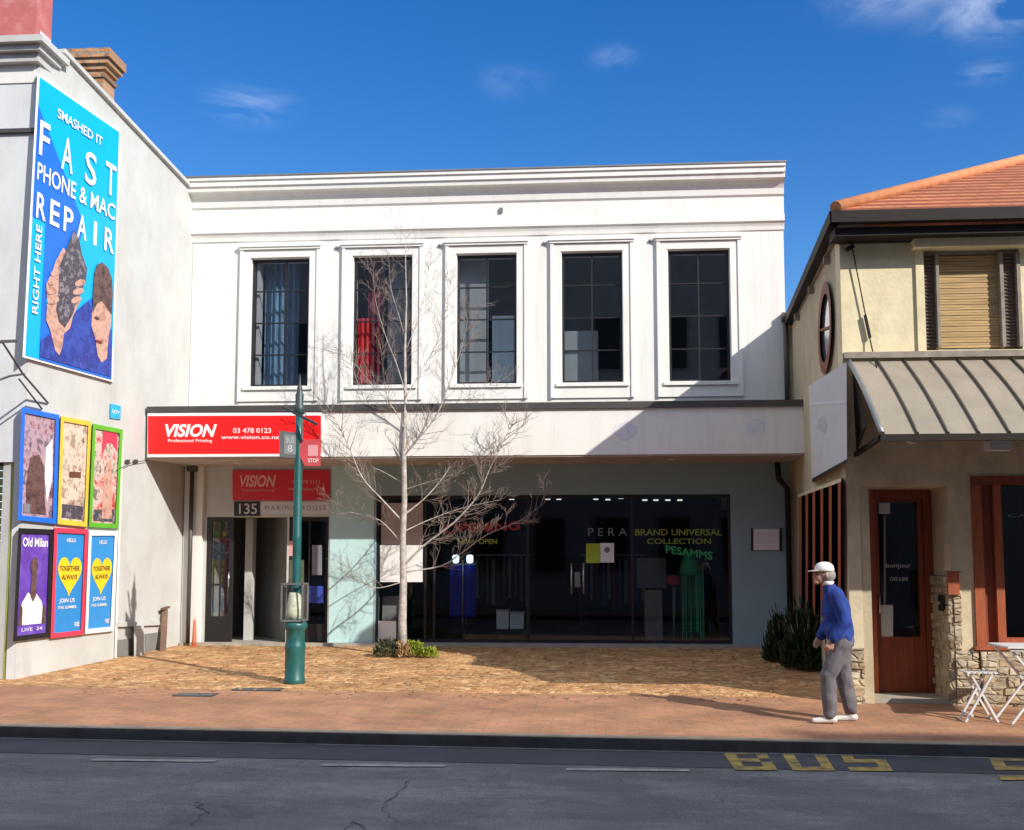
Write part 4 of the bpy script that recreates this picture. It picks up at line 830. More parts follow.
for i, (q, fm, nm) in enumerate(PF):
    t = thing('wall_poster', WL((q[0][0]+q[2][0])/2, q[2][1]), labs[i], 'poster', 'framed posters on the side wall')
    xs_ = [p[0] for p in q]
    rim = MB()
    for (a, b, c, d) in ((0, .1, 0, 1), (.9, 1, 0, 1), (.1, .9, 0, .045), (.1, .9, .955, 1)): poly_px(rim, sub(q, a, b, c, d), WL, .0, .05)
    rim.build('frame', M[fm], t); inn = sub(q, .1, .9, .045, .955)
    mb = MB(); poly_px(mb, inn, WL, .003, .025); mb.build('sheet', pm[i], t)
    def gg(s, tt): return sub(inn, s, s, tt, tt)[0]
    def pp(name, pl, m, off=.031): mb = MB(); poly_px(mb, [gg(*z) for z in pl], WL, off, .003); return mb.build(name, m, t)
    if i == 0:
        pp('figure_picture', [(.15, .97), (.1, .7), (.22, .42), (.5, .38), (.68, .5), (.72, .8), (.78, .97)], M['hairtone']); pp('label_strip', [(.04, .88), (.26, .88), (.26, .97), (.04, .97)], M['greyv'], .035)
        pp('pale_picture', [(.72, .3), (.92, .2), (.95, .6), (.8, .85), (.7, .6)], M['wht'])
    if i == 1:
        pp('dark_bar', [(.3, .5), (.78, .49), (.78, .55), (.3, .56)], M['ink']); pp('base_picture', [(.05, .84), (.95, .84), (.95, .98), (.05, .98)], M['phone'])
    if i == 2:
        pp('head_picture', [(.3, .0), (.9, .0), (.92, .2), (.7, .12), (.45, .14), (.3, .3)], M['redf']); pp('figure_picture', [(.4, .95), (.42, .6), (.5, .35), (.7, .3), (.78, .6), (.85, .95)], M['handtone']); pp('base_picture', [(.05, .86), (.95, .84), (.95, .98), (.05, .98)], M['phone'])
    if i == 3:
        pp('body_picture', [(.05, .9), (.12, .68), (.32, .58), (.45, .62), (.56, .58), (.8, .68), (.95, .9)], M['wht']); pp('neck_picture', [(.40, .62), (.42, .38), (.60, .38), (.60, .62), (.5, .68)], M['hairtone'], .035)
        pp('head_picture', [(.5+.13*cos(2*pi*k/12), .32+.09*sin(2*pi*k/12)) for k in range(12)], M['hairtone'], .038)
        pp('arm_picture', [(.03, .9), (.05, .7), (.15, .72), (.16, .9)], M['hairtone'], .035); pp('arm_picture', [(.82, .9), (.84, .72), (.93, .74), (.96, .9)], M['hairtone'], .035)
        tpart(t, M['wht'], 'Old Milan', sub(inn, .06, .94, .04, .13), WL, .033, .003, .02); tpart(t, M['wht'], 'LIVE  24', sub(inn, .15, .85, .93, .965), WL, .033, .003)
    if i >= 4:
        hp = []
        for k in range(28):
            u = 2*pi*k/28; hx = 16*sin(u)**3; hy = 13*cos(u)-5*cos(2*u)-2*cos(3*u)-cos(4*u); hp.append((.5+hx/16*.44, .41-hy/17*.24))
        pp('heart', hp, M['heart'])
        tpart(t, M['ink'], 'TOGETHER', sub(inn, .13, .87, .33, .38), WL, .036, .003, .02, 0, 'heart_lettering'); tpart(t, M['ink'], 'ALWAYS', sub(inn, .22, .78, .42, .47), WL, .036, .003, .02, 0, 'heart_lettering')
        for w_, a_, b_, c_, d_ in (('HELLO', .35, .68, .05, .09), ('JOIN US', .15, .72, .66, .715), ('THIS SUMMER', .1, .8, .735, .765), ('FREE', .75, .93, .91, .955)): tpart(t, M['wht'], w_, sub(inn, a_, b_, c_, d_), WL, .033, .003, .015)
st_ = thing('street_number_sign', WL(116, 411), 'small light blue sign on the white wall above the green poster', 'sign')
mb = MB(); poly_px(mb, [(110.5, 403.5), (121, 406), (120.5, 419.5), (110, 418)], WL, 0, .02); mb.build('plate', M['streetblue'], st_)
mb = MB(); text_px(mb, 'CCTV', [(112, 409.5), (119.5, 411), (119.5, 414), (112, 412.8)], WL, .021, .002, .02); mb.build('lettering', M['wht'], st_)
# bracket arms
br = thing('wall_bracket', WL(44, 405, .0), 'thin dark metal bracket arms below the left corner of the billboard', 'bracket')
def W3(px, py, off): return WL(px, py, off)
mb = MB(); mb.tube([W3(48, 403, .02), W3(23, 374, .35), W3(3, 343, .6)], .014, 6); mb.build('arm', M['flash'], br)
mb = MB(); mb.tube([W3(42, 409, .02), W3(19, 379, .35)], .012, 6); mb.build('arm', M['flash'], br)
mb = MB(); mb.tube([W3(24, 374, .35), W3(10, 376, .45), W3(-4, 381, .5)], .014, 6); mb.build('strut', M['flash'], br)
mb = MB(); mb.tube([W3(16, 341, .5), W3(2, 341.5, .6), W3(-6, 343, .65)], .022, 6); mb.build('strut', M['flash'], br)

# ================================================================== RIGHT BUILDING
SD_ = ray(668, HZ); SD_.z = 0; SD_.normalize(); SP0 = P(795, 480, 0); SN = Vector((-SD_.y, SD_.x, 0)).normalized()
def SW(px, py, off=0.0): return on(px, py, SP0 + SN*off, SN)
YF = -5.1
def sline(Y): return SP0 + SD_*((Y - SP0.y)/SD_.y)
XA = sline(YF).x
rb = thing('cafe_building', (XA+2, YF, gz(XA, YF)), 'cream plastered two storey building with terracotta hip roof and ribbed metal awning', 'building')
RX1 = XA+9
zE = P(845, 236, YF).z           # wall top
zB = -.6
zAwn = P(900, 357, YF).z
dX0, dX1 = X_(862.5, YF, 600), X_(953, YF, 640); dZ = P(900, 486, YF).z
gX0, gX1 = X_(973, YF, 560), XA+6; gZ0, gZ1 = P(990, 646, YF).z, P(990, 476, YF).z
uX0, uX1 = X_(921, YF, 300), X_(1021, YF, 300); uZ0, uZ1 = P(960, 350, YF).z, P(960, 249, YF).z
upw = wallgrid(MB(), XA, RX1, zAwn-.12, zE, YF, YF+.25, [(uX0, uX1, uZ0, uZ1)]); upw.build('upper_wall', M['cream'], rb)
lww = wallgrid(MB(), XA, RX1, zB, zAwn-.12, YF, YF+.25, [(dX0, dX1, zB, dZ), (gX0, gX1, gZ0, gZ1)]); lww.build('lower_wall', M['tan'], rb)
# side wall in two storeys
a, b = sline(YF+.02), sline(-.02)
def sidewall(z0, z1, m):
    MB().prism([Vector((a.x, a.y, z0)), Vector((b.x, b.y, z0)), Vector((b.x, b.y, z0))-SN*.25, Vector((a.x, a.y, z0))-SN*.25], (0, 0, z1-z0)).build('side_wall', m, rb)
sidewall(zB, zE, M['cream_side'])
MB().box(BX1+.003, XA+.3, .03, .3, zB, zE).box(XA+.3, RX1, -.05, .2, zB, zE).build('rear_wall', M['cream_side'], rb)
# roof
Yev = YF-.38; c_l = P(834, 216, Yev); ZEV = c_l.z; XE0 = c_l.x
bk = P(786.5, 309, -.02); XEb = bk.x+.02
zt_g = ZEV
ctr = Vector((XE0+5.0, Yev+5.0-.2, ZEV+.06+.505*5.0))
e1 = Vector((XE0+.02, Yev, ZEV+.05)); e2 = Vector((RX1+3, Yev, ZEV+.05)); e3 = Vector((RX1+3, Yev+10, ZEV+.05)); e4 = Vector((XEb+.35, Yev+10, ZEV+.05)); eb = Vector((XEb, 0, ZEV+.05))
r1 = Vector((XE0+5, Yev+5, ZEV+.05+.51*5)); r2 = Vector((RX1-2, Yev+5, ZEV+.05+.51*5))
# front slope modelled as overlapping courses so the tile rows have thickness
mb = MB(); NR = 22
for k in range(NR):
    t0, t1 = k/NR, (k+1)/NR
    A0 = e1.lerp(r1, t0); A1 = e1.lerp(r1, t1+.006); B0 = e2.lerp(r2, t0); B1 = e2.lerp(r2, t1+.006); o_ = Vector((0, 0, .035)); o2 = Vector((0, 0, .012))
    mb.add([A0+o_, B0+o_, B1+o2, A1+o2, A0-Vector((0,0,.01)), B0-Vector((0,0,.01)), B1-Vector((0,0,.01)), A1-Vector((0,0,.01))], [(0,1,2,3),(4,7,6,5),(0,4,5,1),(1,5,6,2),(2,6,7,3),(3,7,4,0)])
mb.build('roof', M['roof_tile'], rb)
mb = MB(); mb.add([e1, r1, e4.lerp(r1, .0), eb], [(0, 3, 1)]); mb.add([eb, e4, r1], [(0, 1, 2)]); mb.add([e4, e3, r2, r1], [(0, 1, 2, 3)]); mb.add([e3, e2, r2], [(0, 1, 2)]); mb.build('roof', M['roof_tile'], rb)
mb = MB(); mb.tube([e1+Vector((0,0,.05)), r1+Vector((0,0,.05))], .075, 8); mb.tube([r1+Vector((0,0,.05)), r2+Vector((0,0,.05))], .075, 8); mb.build('ridge_tiles', M['roofedge'], rb)
mb = MB(); mb.box(XE0-.04, RX1+3, Yev-.06, Yev+.06, ZEV-.09, ZEV+.045); mb.build('gutter', M['gutter'], rb)
g1, g2 = Vector((XE0, Yev-.05, ZEV-.02)), Vector((XEb, -.02, ZEV-.02)); mb = MB(); mb.bar(g1, g2, .12, .14); mb.build('gutter', M['gutter'], rb)
mb = MB(); mb.box(XE0+.02, RX1+3, Yev+.062, YF-.001, ZEV-.22, ZEV-.12).box(XE0+.05, RX1+3, YF-.08, YF-.002, zE-.10, ZEV-.22); mb.build('fascia_board', M['gutter'], rb)
mb = MB(); d = (g2-g1); mb.prism([g1+Vector((.06, .1, -.1)), g2+Vector((.06, 0, -.1)), g2+Vector((.35, 0, -.1)), g1+Vector((.35, .1, -.1))], (0, 0, .05)); mb.build('eave_soffit', M['timber_frame'], rb)
for t in (.15, .45, .78):
    q = sline(YF*(1-t)); MB().obox((q.x-.03, q.y, ZEV-.2), SN*.05, SD_*.035, (0, 0, .05)).build('rafter_end', M['timber_frame'], rb)
# upper window
mb = MB(); wnd = MB()
yy = YF+.02
wn = MB().box(uX0, uX1, yy+.06, yy+.1, uZ0, uZ0+.03).box(uX0, uX1, yy+.06, yy+.1, uZ1-.05, uZ1).box(uX0, uX0+.04, yy-.04, yy+.1, uZ0+.03, uZ1-.05).box(uX1-.04, uX1, yy-.04, yy+.1, uZ0+.03, uZ1-.05).build('window', M['timber_frame'], rb)
def ux(px): return X_(px, YF, 300)
for p0, p1 in ((936.5, 939.5), (1000.5, 1004)): MB().box(ux(p0), ux(p1), yy-.04, yy+.1, uZ0+.03, uZ1-.05).build('frame_post', M['timber_frame'], wn)
for p0, p1 in ((925.2, 936.3), (1004.2, 1016.8)):
    mb = MB(); n = 26
    for k in range(n):
        z = uZ0+.04+(uZ1-uZ0-.1)*k/n; mb.obox(((ux(p0)+ux(p1))/2, yy+.04, z+.02), ((ux(p1)-ux(p0))/2, 0, 0), (0, .012, .014), (0, -.002, .003))
    mb.build('louvre_shutter', M['greytimber'], wn)
mb = MB(); n = 34; hh = (uZ1-uZ0-.1)/n
for k in range(n): z = uZ0+.04+hh*k; mb.box(ux(939.7), ux(1000.3), yy+.05+.006*(k % 2), yy+.075, z, z+hh*.86)
mb.build('bamboo_blind', M['blind'], wn)
MB().box(ux(939.7), ux(1000.3), yy+.09, yy+.1, uZ0+.03, uZ1-.05).build('backing', M['blind'], wn)
MB().box(ux(912), RX1, YF-.16, YF-.002, P(960, 246, YF-.16).z, P(960, 236.5, YF-.16).z).build('lintel_ledge', M['cream'], rb)
MB().box(XA+.0, RX1, YF-.09, YF-.002, P(960, 358, YF).z, P(960, 352, YF).z).build('string_course', M['timber_frame'], rb)
MB().box(ux(916), ux(925)-.01, YF-.03, YF-.001, uZ0-.02, uZ1).build('window_trim', M['cream'], rb)
# cable down the corner
mb = MB(); mb.tube([P(850, 246, YF-.06), P(853, 251, YF-.05), P(866, 318, YF-.04), P(869, 335, YF-.04), P(874, 357, YF-.08), P(884, 395, YF-.6), P(892, 432, YF-1.1)], .008, 5); mb.build('cable', M['gutter'], rb)
mb = MB(); mb.bar(P(865, 315, YF-.04), P(870, 338, YF-.04), .03); mb.bar(P(846, 250, YF-.08), P(853, 246, YF-.05), .05); mb.build('cable_clip', M['gutter'], rb)
# awning
YA = YF-1.55; zA1 = P(900, 361, YF-.05).z; zA0 = P(900, 434.5, YA).z
ax0t, ax0b = X_(849, YF-.05, 362), X_(882, YA, 434); ax1 = RX1
tA = [Vector((ax0t, YF-.05, zA1)), Vector((ax1, YF-.05, zA1)), Vector((ax1, YA, zA0)), Vector((ax0b, YA, zA0))]
aw = thing('awning', (XA+2, YF, zA0), 'brown ribbed metal awning sloping out over the cafe entrance', 'awning')
mb = MB(); N_ = 14
def prof_a(t): return Vector((0, YF-.05+(YA-YF+.05)*t, zA1+(zA0-zA1)*t + .05*sin(pi*t)))
for k in range(N_):
    p, q = prof_a(k/N_), prof_a((k+1)/N_); xa = ax0t+(ax0b-ax0t)*k/N_; xb = ax0t+(ax0b-ax0t)*(k+1)/N_
    mb.add([(xa, p.y, p.z), (ax1, p.y, p.z), (ax1, q.y, q.z), (xb, q.y, q.z), (xa, p.y, p.z-.02), (ax1, p.y, p.z-.02), (ax1, q.y, q.z-.02), (xb, q.y, q.z-.02)], [(0,3,2,1),(4,5,6,7),(0,4,7,3),(3,7,6,2),(1,2,6,5),(0,1,5,4)])
mb.build('metal_sheet', M['awn'], aw)
x = X_(877, YF-.05, 362); stp = X_(903.8, YF-.05, 362)-x
while x < ax1-.2:
    mb = MB()
    t0 = 0
    pl = [prof_a(k/10) for k in range(0, 11)]; mb.tube([(x, p.y, p.z+.012) for p in pl if True], .017, 6); mb.build('rib', M['awn_rib'], aw); x += stp
MB().box(ax0b-.02, ax1, YA-.05, YA-.003, zA0-.07, zA0-.0).build('gutter', M['gutter'], aw)
mb = MB(); mb.tube([prof_a(k/10)+Vector((ax0t+(ax0b-ax0t)*k/10, 0, .012)) for k in range(11)], .03, 6); mb.build('edge_trim', M['greymetal'], aw)
MB().prism([Vector((ax0t+.03, YF-.06, zA1-.03)), Vector((ax0b-.1, YA+.3, zA0+.12)), Vector((ax0t+.05, YF-.06, zA0+.0))], (.02, 0, 0)).build('side_cheek', M['gutter'], aw)
mb = MB(); mb.bar((ax0t+.06, YF, zA0-.05), (ax0b, YA+.05, zA0-.02), .05, .05); mb.build('bracket', M['gutter'], aw)
for px in (998,):
    p = P(px, 446, YF-.6); MB().box(p.x-.12, p.x+.12, YF-.7, YF-.5, p.z-.05, p.z+.05).build('soffit_lamp', M['grey_sign'], aw)
MB().lathe(P(912, 441, YA+.1)-Vector((0, 0, .03)), [(.02, 0), (.05, .01), (.05, .04), (.02, .06)], 10).build('soffit_lamp', M['silver'], aw)
# doorway recess
RC = .62
MB().box(dX0-.0, dX0+.02, YF+.251, YF+RC, zB, dZ).build('recess_wall', M['tan'], rb)
MB().box(dX1-.0, dX1+.25, YF+.251, YF+RC+.1, zB, dZ).build('recess_wall', M['tan'], rb)
MB().box(dX0, dX1, YF+.251, YF+RC, dZ, dZ+.1).build('recess_ceiling', M['tan'], rb)
zd = gz(XA, YF)+.0
MB().box(dX0, dX1, YF+.05, YF+RC+.1, zB, zd+.05).build('door_step', M['plinth'], rb)
cd_ = thing('cafe_door', ((dX0+dX1)/2, YF+RC, zd+.05), 'red brown timber door with tall glass and notices in the recessed cafe entrance', 'door')
yD = YF+RC+.02; dx0, dx1 = X_(864, yD, 600), X_(934, yD, 600); zd0, zd1 = zd+.052, P(900, 489, yD).z
def dzx(py): return P(900, py, yD).z
MB().box(dx0, dx0+.13, yD-.06, yD+.1, zd0, zd1).build('door_post', M['orangewood'], cd_)
MB().box(dX0+.02, dx0, yD+.05, yD+.12, zd0, dZ).box(dx1+.001, dX1, yD+.05, yD+.12, zd0, dZ).box(dx0, dx1, yD+.05, yD+.12, zd1+.001, dZ).build('surround', M['tan'], cd_)
MB().box(dx1-.10, dx1, yD-.02, yD+.1, zd0, zd1).build('door_post', M['redwood'], cd_)
MB().box(dx0+.131, dx1-.101, yD-.02, yD+.1, zd1-.12, zd1).build('door_head', M['redwood'], cd_)
l0, l1 = dx0+.135, dx1-.105
lf2 = MB(); gz0, gz1 = dzx(637), dzx(502)
lf2.box(l0, l0+.06, yD+.01, yD+.06, zd0+.01, zd1-.122).box(l1-.06, l1, yD+.01, yD+.06, zd0+.01, zd1-.122).box(l0+.06, l1-.06, yD+.01, yD+.06, zd0+.01, gz0).box(l0+.06, l1-.06, yD+.01, yD+.06, gz1, zd1-.122)
o = lf2.build('door_leaf', M['redwood'], cd_); MB().box(l0+.06, l1-.06, yD+.03, yD+.036, gz0, gz1).build('pane', M['shop_glass'], o)
MB().box(l0+.12, l1-.12, yD+.004, yD+.0095, zd0+.12, gz0-.12).build('raised_panel', M['redwood'], cd_)
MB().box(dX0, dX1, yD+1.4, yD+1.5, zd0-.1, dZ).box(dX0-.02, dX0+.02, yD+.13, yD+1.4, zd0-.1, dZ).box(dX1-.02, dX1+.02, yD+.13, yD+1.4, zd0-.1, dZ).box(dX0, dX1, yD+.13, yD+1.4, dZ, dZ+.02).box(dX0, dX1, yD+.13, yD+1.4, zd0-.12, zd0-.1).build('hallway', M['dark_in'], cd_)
dpn = lambda px, py, off: P(px, py, yD+.028-off)
for q, m, nm in ((rect(877, 605, 893, 638), M['grey_sign'], 'notice'), (rect(873, 503, 877, 515), M['wht'], 'notice'), (rect(879, 503, 890, 514), M['grey_sign'], 'notice'), (rect(883.5, 515, 886, 605), M['greyv'], 'cord')):
    panel_px(nm, q, m, cd_, .0, .004, dpn)
tpart(cd_, M['grey_sign'], 'bonjour', rect(886, 563, 911, 569), dpn, .001, .003, 0); tpart(cd_, M['grey_sign'], 'CAFE & BAR', rect(890, 577, 908, 581), dpn, .001, .003, 0)
mb = MB(); xh = dx0+.17; mb.tube([(xh, yD-.06, dzx(613)), (xh, yD-.06, dzx(595))], .012); mb.bar((xh, yD-.06, dzx(610)), (xh, yD+.01, dzx(610)), .012).bar((xh, yD-.06, dzx(598)), (xh, yD+.01, dzx(598)), .012); mb.build('door_handle', M['steel'], cd_)
# stone bases
def stones(x0, x1, y, z0, z1, t=.06, name='stone_base', sz=.17):
    MB().box(x0+.01, x1-.01, y-t+.012, y-.002, z0, z1-.015).build('mortar_bed', M['mortar'], rb)
    mb = MB(); z = z0
    while z < z1-.02:
        h = min(U(.08, .13), z1-z); x = x0
        while x < x1-.02:
            wv = min(U(.12, .26), x1-x); tt = t+U(-.012, .014)
            p = [(x+.001, z+.001), (x+wv-.001, z+.001), (x+wv-.001, z+h-.001), (x+.001, z+h-.001)]
            fr_ = [Vector((a+U(-.008, .008)+(.012 if i in (0, 3) else -.012), y-tt, b+U(-.006, .006)+(.01 if i < 2 else -.01))) for i, (a, b) in enumerate(p)]
            bk_ = [Vector((a, y-.002, b)) for a, b in p]
            mb.add(fr_+bk_, [(0,1,2,3),(0,4,5,1),(1,5,6,2),(2,6,7,3),(3,7,4,0)]); x += wv
        z += h
    return mb.build(name, M['stonec'], rb)
gzb = gz(XA+1, YF)-.08
stones(XA-.03, dX0, YF, gzb, P(855, 648, YF).z)
stones(dX1, gX0+.02, YF, gzb, P(960, 650, YF).z)
stones(gX0+.02, RX1, YF, gzb, gZ0-.04, .09)
stones(dX1-.0, X_(962, YF, 640), YF-.0, P(960, 650, YF).z, P(945, 590, YF).z, .05)
MB().box(dX1-.032, dX1-.002, YF-.03, YF+RC-.03, gzb, P(945, 582, YF).z).build('mortar_bed', M['mortar'], rb)
# stones on the inside face of the recess
mb = MB(); z = gzb
while z < P(945, 580, YF).z:
    h = U(.08, .13); y = YF-.04
    while y < YF+RC-.02:
        wv = min(U(.12, .25), YF+RC-y); tt = U(.02, .06); mb.add([(dX1-tt, y+.01, z+.01), (dX1-tt, y+wv-.01, z+.01), (dX1-tt, y+wv-.01, z+h-.01), (dX1-tt, y+.01, z+h-.01), (dX1+.002, y, z), (dX1+.002, y+wv, z), (dX1+.002, y+wv, z+h), (dX1+.002, y, z+h)], [(3,2,1,0),(0,1,5,4),(1,2,6,5),(2,3,7,6),(3,0,4,7)]); y += wv
    z += h
mb.build('stone_jamb', M['stonec'], rb)
o = MB(); q = P(952, 583, YF-.02); o.box(q.x-.07, q.x+.065, YF-.09, YF-.06, q.z-.13, q.z+.12); bx_ = thing('letter_box', (q.x, YF, q.z-.13), 'small brown wooden box mounted on the cream wall by the cafe door', 'letter box')
MB().box(q.x-.065, q.x+.06, YF-.09, YF-.053, q.z-.13, q.z+.12).build('body', M['orangewood'], bx_); MB().box(q.x-.08, q.x+.075, YF-.11, YF-.053, q.z+.121, q.z+.135).build('lid', M['redwood'], bx_)
q = P(941, 603, YF+.1); o = thing('wall_socket', (dX1-.08, YF+.15, q.z), 'small black box fixed to the stone jamb beside the cafe door', 'intercom')
MB().box(dX1-.09, dX1-.062, YF+.08, YF+.2, q.z-.09, q.z+.09).build('casing', M['black'], o); MB().lathe((dX1-.095, YF+.14, q.z), [(.02, -.02), (.02, .02)], 8).build('button', M['greymetal'], o)
# front window on the right
cw = thing('cafe_window', ((gX0+gX1)/2, YF, gZ0), 'large dark shopfront window in orange brown timber frame at the right edge', 'window')
def cx(px): return X_(px, YF, 560)
for p0, p1, yo, m in ((973, 983, -.03, 'orangewood'), (995, 1003, -.02, 'orangewood'), (983.2, 994.8, .05, 'redwood')):
    MB().box(cx(p0), cx(p1), YF+yo, YF+.2, gZ0, gZ1-.1).build('frame_post', M[m], cw)
MB().box(gX0, gX1, YF-.02, YF+.2, gZ1-.1, gZ1-.002).build('head_rail', M['redwood'], cw)
MB().box(gX0-.03, gX1, YF-.1, YF+.2, gZ0-.04, gZ0-.001).build('sill', M['orangewood'], cw)
MB().box(cx(1003.2), gX1, YF+.1, YF+.107, gZ0+.09, gZ1-.1).build('pane', M['shop_glass'], cw)
MB().box(cx(1003.2), gX1, YF+.06, YF+.14, gZ0, gZ0+.09).build('bottom_rail', M['orangewood'], cw)
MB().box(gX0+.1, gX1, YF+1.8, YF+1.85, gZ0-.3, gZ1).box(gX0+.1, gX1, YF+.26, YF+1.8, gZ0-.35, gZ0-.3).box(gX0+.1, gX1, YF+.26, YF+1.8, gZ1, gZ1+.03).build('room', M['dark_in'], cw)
mb = MB(); text_px(mb, 'CAFE', rect(1008, 514, 1040, 517), FP(YF+.1), .001, .003); mb.build('lettering', M['greyv'], cw)
# side wall oval window, strip windows, white panel
ov = thing('oval_window', SW(824, 330, .0), 'tall narrow dark framed oval window high on the ochre side wall', 'window')
def ell(n, k=1.0, c=(824.5, 328)): return [(c[0]+6.6*k*sin(2*pi*i/n)*(1), c[1]-46*k*cos(2*pi*i/n)+ (-6*sin(2*pi*i/n))) for i in range(n)]
outr = ell(28); inr = ell(28, .74)
mb = MB(); n = 28; vs = [SW(x, y, .05) for x, y in outr]+[SW(x, y, .05) for x, y in inr]+[SW(x, y, .0) for x, y in outr]+[SW(x, y, .01) for x, y in inr]
mb.add(vs, [(i, (i+1) % n, n+(i+1) % n, n+i) for i in range(n)] + [(i, 2*n+i, 2*n+(i+1) % n, (i+1) % n) for i in range(n)] + [(n+i, n+(i+1) % n, 3*n+(i+1) % n, 3*n+i) for i in range(n)]); mb.build('frame', M['redwood'], ov)
mb = MB(); poly_px(mb, inr, SW, .005, .012); mb.build('pane', mat('oval_pane', (.3, .32, .35), .08, .7, var=.1), ov)
MB().bar(SW(818.5, 331, .03), SW(830.5, 327, .03), .03).build('bar', M['redwood'], ov)
sw_ = thing('slatted_side_window', SW(820, 600), 'row of narrow dark windows between red brown posts on the side wall', 'window')
def top_y(x): return 497 - .36*(x-799)
def bot_y(x): return 612 + .18*(x-799)
mb = MB(); poly_px(mb, [(799, top_y(799)), (839, top_y(839)), (839, bot_y(839)), (799, bot_y(799))], SW, 0, .012); mb.build('pane', mat('dark_pane', (.02, .02, .022), .1), sw_)
for x in (799, 805.5, 812.5, 820.5, 829, 838):
    mb = MB(); poly_px(mb, [(x, top_y(x)), (x+2.6, top_y(x+2.6)), (x+2.6, bot_y(x+2.6)), (x, bot_y(x))], SW, .0125, .07); mb.build('post', M['orangewood'], sw_)
mb = MB(); poly_px(mb, [(798, top_y(798)-3), (841, top_y(841)-4), (841, top_y(841)), (798, top_y(798))], SW, 0, .09); mb.build('head', M['tan'], sw_)
ps = thing('side_sign', SW(830, 420, .05), 'large pale grey blank sign panel on the cafe side wall beside the canopy end', 'sign')
sq = [(808.5, 386), (846.5, 362), (847, 459), (812, 478.5)]
mb = MB(); poly_px(mb, sq, SW, .0, .10); mb.build('panel', M['grey_sign'], ps)
mb = MB(); poly_px(mb, [(812, 478.5), (847, 459), (847, 462), (812, 482)], SW, .0, .12); mb.build('edge_strip', M['gutter'], ps)
mb = MB(); poly_px(mb, [(809, 403), (846.5, 401), (846.5, 403), (809, 405.5)], SW, .101, .004); mb.build('joint_strip', M['ghost'], ps)
mb = MB(); poly_px(mb, [(822+7*cos(t)*U(.6, 1), 425+10*sin(t)*U(.6, 1)) for t in [2*pi*k/12 for k in range(12)]], SW, .101, .003); mb.build('faded_mark', mat('faint_green_mark', (.50, .55, .55), .7, var=.2, scale=20), ps)

# ================================================================== OPPOSITE BUILDING (behind the camera; shades the road, seen in the upper glass)
YO = -21.0
def hgt(y_edge, z_edge): return z_edge + (y_edge - YO)*SDZ
H0 = hgt(YK+.02, -.31)
ob = thing('opposite_building', (0, YO-5, -.4), 'grey rendered commercial block across the street mirrored in the upper windows', 'building')
MB().box(-45, 19.3, YO-10, YO, -.6, H0-.25).build('wall', M['far'], ob); MB().box(-45, 19.3, YO-.5, YO, H0-.249, H0).build('parapet', M['far'], ob)
MB().box(19.301, 21.5, YO-10, YO, -.6, H0+.38).build('wall', M['far'], ob); MB().box(21.501, 50, YO-10, YO, -.6, H0+.30).build('wall', M['far'], ob)
for k in range(-14, 12):
    for z in (1.0, 4.6, 8.2):
        w_ = MB().box(k*2.2, k*2.2+1.2, YO+.001, YO+.05, z, z+2.0).build('window', M['greymetal'], ob)
for k in range(-14, 12):
    for z in (1.0, 4.6, 8.2):
        MB().box(k*2.2+.08, k*2.2+1.12, YO+.051, YO+.055, z+.08, z+1.92).build('pane', M['black'], ob)

# ================================================================== LAMP POST
lpx = P(295, 683, 0); 
def gpt(px, py):
    y = -3.0
    for _ in range(20):
        p = P(px, py, y); z = gz(p.x, y); r = ray(px, py); q = CAM + r*((z-CAM.z)/r.z); y = q.y
    return q
L0 = gpt(294.5, 683); YP = L0.y
def lz(py): return P(295, py, YP).z - L0.z
lamp = thing('lamp_post', L0, 'dark green fluted lamp post with wide base standing on the paving', 'lamp post')
pr = .13
MB().lathe(L0, [(.135, -.03), (.135, .05), (.125, .07), (.125, lz(650)), (.13, lz(649)), (.13, lz(645)), (.12, lz(643)), (.118, lz(630)), (.145, lz(628)), (.15, lz(624)), (.12, lz(621)), (.07, lz(618))], 20).build('base', M['lamp_green'], lamp)
for k in range(10):
    a = 2*pi*k/10; MB().box(0, 0, 0, 0, 0, 0)
MB().lathe(L0, [(.07, lz(618)), (.058, lz(600)), (.055, lz(540)), (.06, lz(538)), (.055, lz(536)), (.05, lz(440)), (.047, lz(415))], 16).build('shaft', M['lamp_green'], lamp)
MB().lathe(L0, [(.047, lz(415)), (.07, lz(413)), (.07, lz(406)), (.05, lz(404)), (.055, lz(395)), (.03, lz(391)), (.035, lz(388)), (.015, lz(384)), (.01, lz(378)), (.002, lz(374))], 16).build('finial', M['darkpost'], lamp)
MB().bar(L0+Vector((-.22, .0, lz(407))), L0+Vector((.30, -.25, lz(427))), .03).build('ladder_bar', M['darkpost'], lamp)
# glazed cage round the shaft
cg = thing('glazed_box', L0+Vector((0, 0, lz(622))), 'clear glazed metal framed box fitted round the lamp post above its base', 'box')
c0, c1 = X_(284.5, YP, 600), X_(305, YP, 600); zb, zt_ = L0.z+lz(621), L0.z+lz(583); cxm2 = (c0+c1)/2; hw2 = (c1-c0)/2
mb = MB()
for sx in (-1, 1):
    for sy in (-1, 1): mb.box(cxm2+sx*hw2-.01, cxm2+sx*hw2+.01, YP+sy*hw2-.01, YP+sy*hw2+.01, zb, zt_)
for z in (zb+.01, zt_-.01):
    mb.box(cxm2-hw2, cxm2+hw2, YP-hw2-.01, YP-hw2+.012, z-.012, z+.012).box(cxm2-hw2, cxm2+hw2, YP+hw2-.012, YP+hw2+.01, z-.012, z+.012).box(cxm2-hw2-.01, cxm2-hw2+.012, YP-hw2, YP+hw2, z-.011, z+.011).box(cxm2+hw2-.012, cxm2+hw2+.01, YP-hw2, YP+hw2, z-.011, z+.011)
mb.build('frame', M['greymetal'], cg)
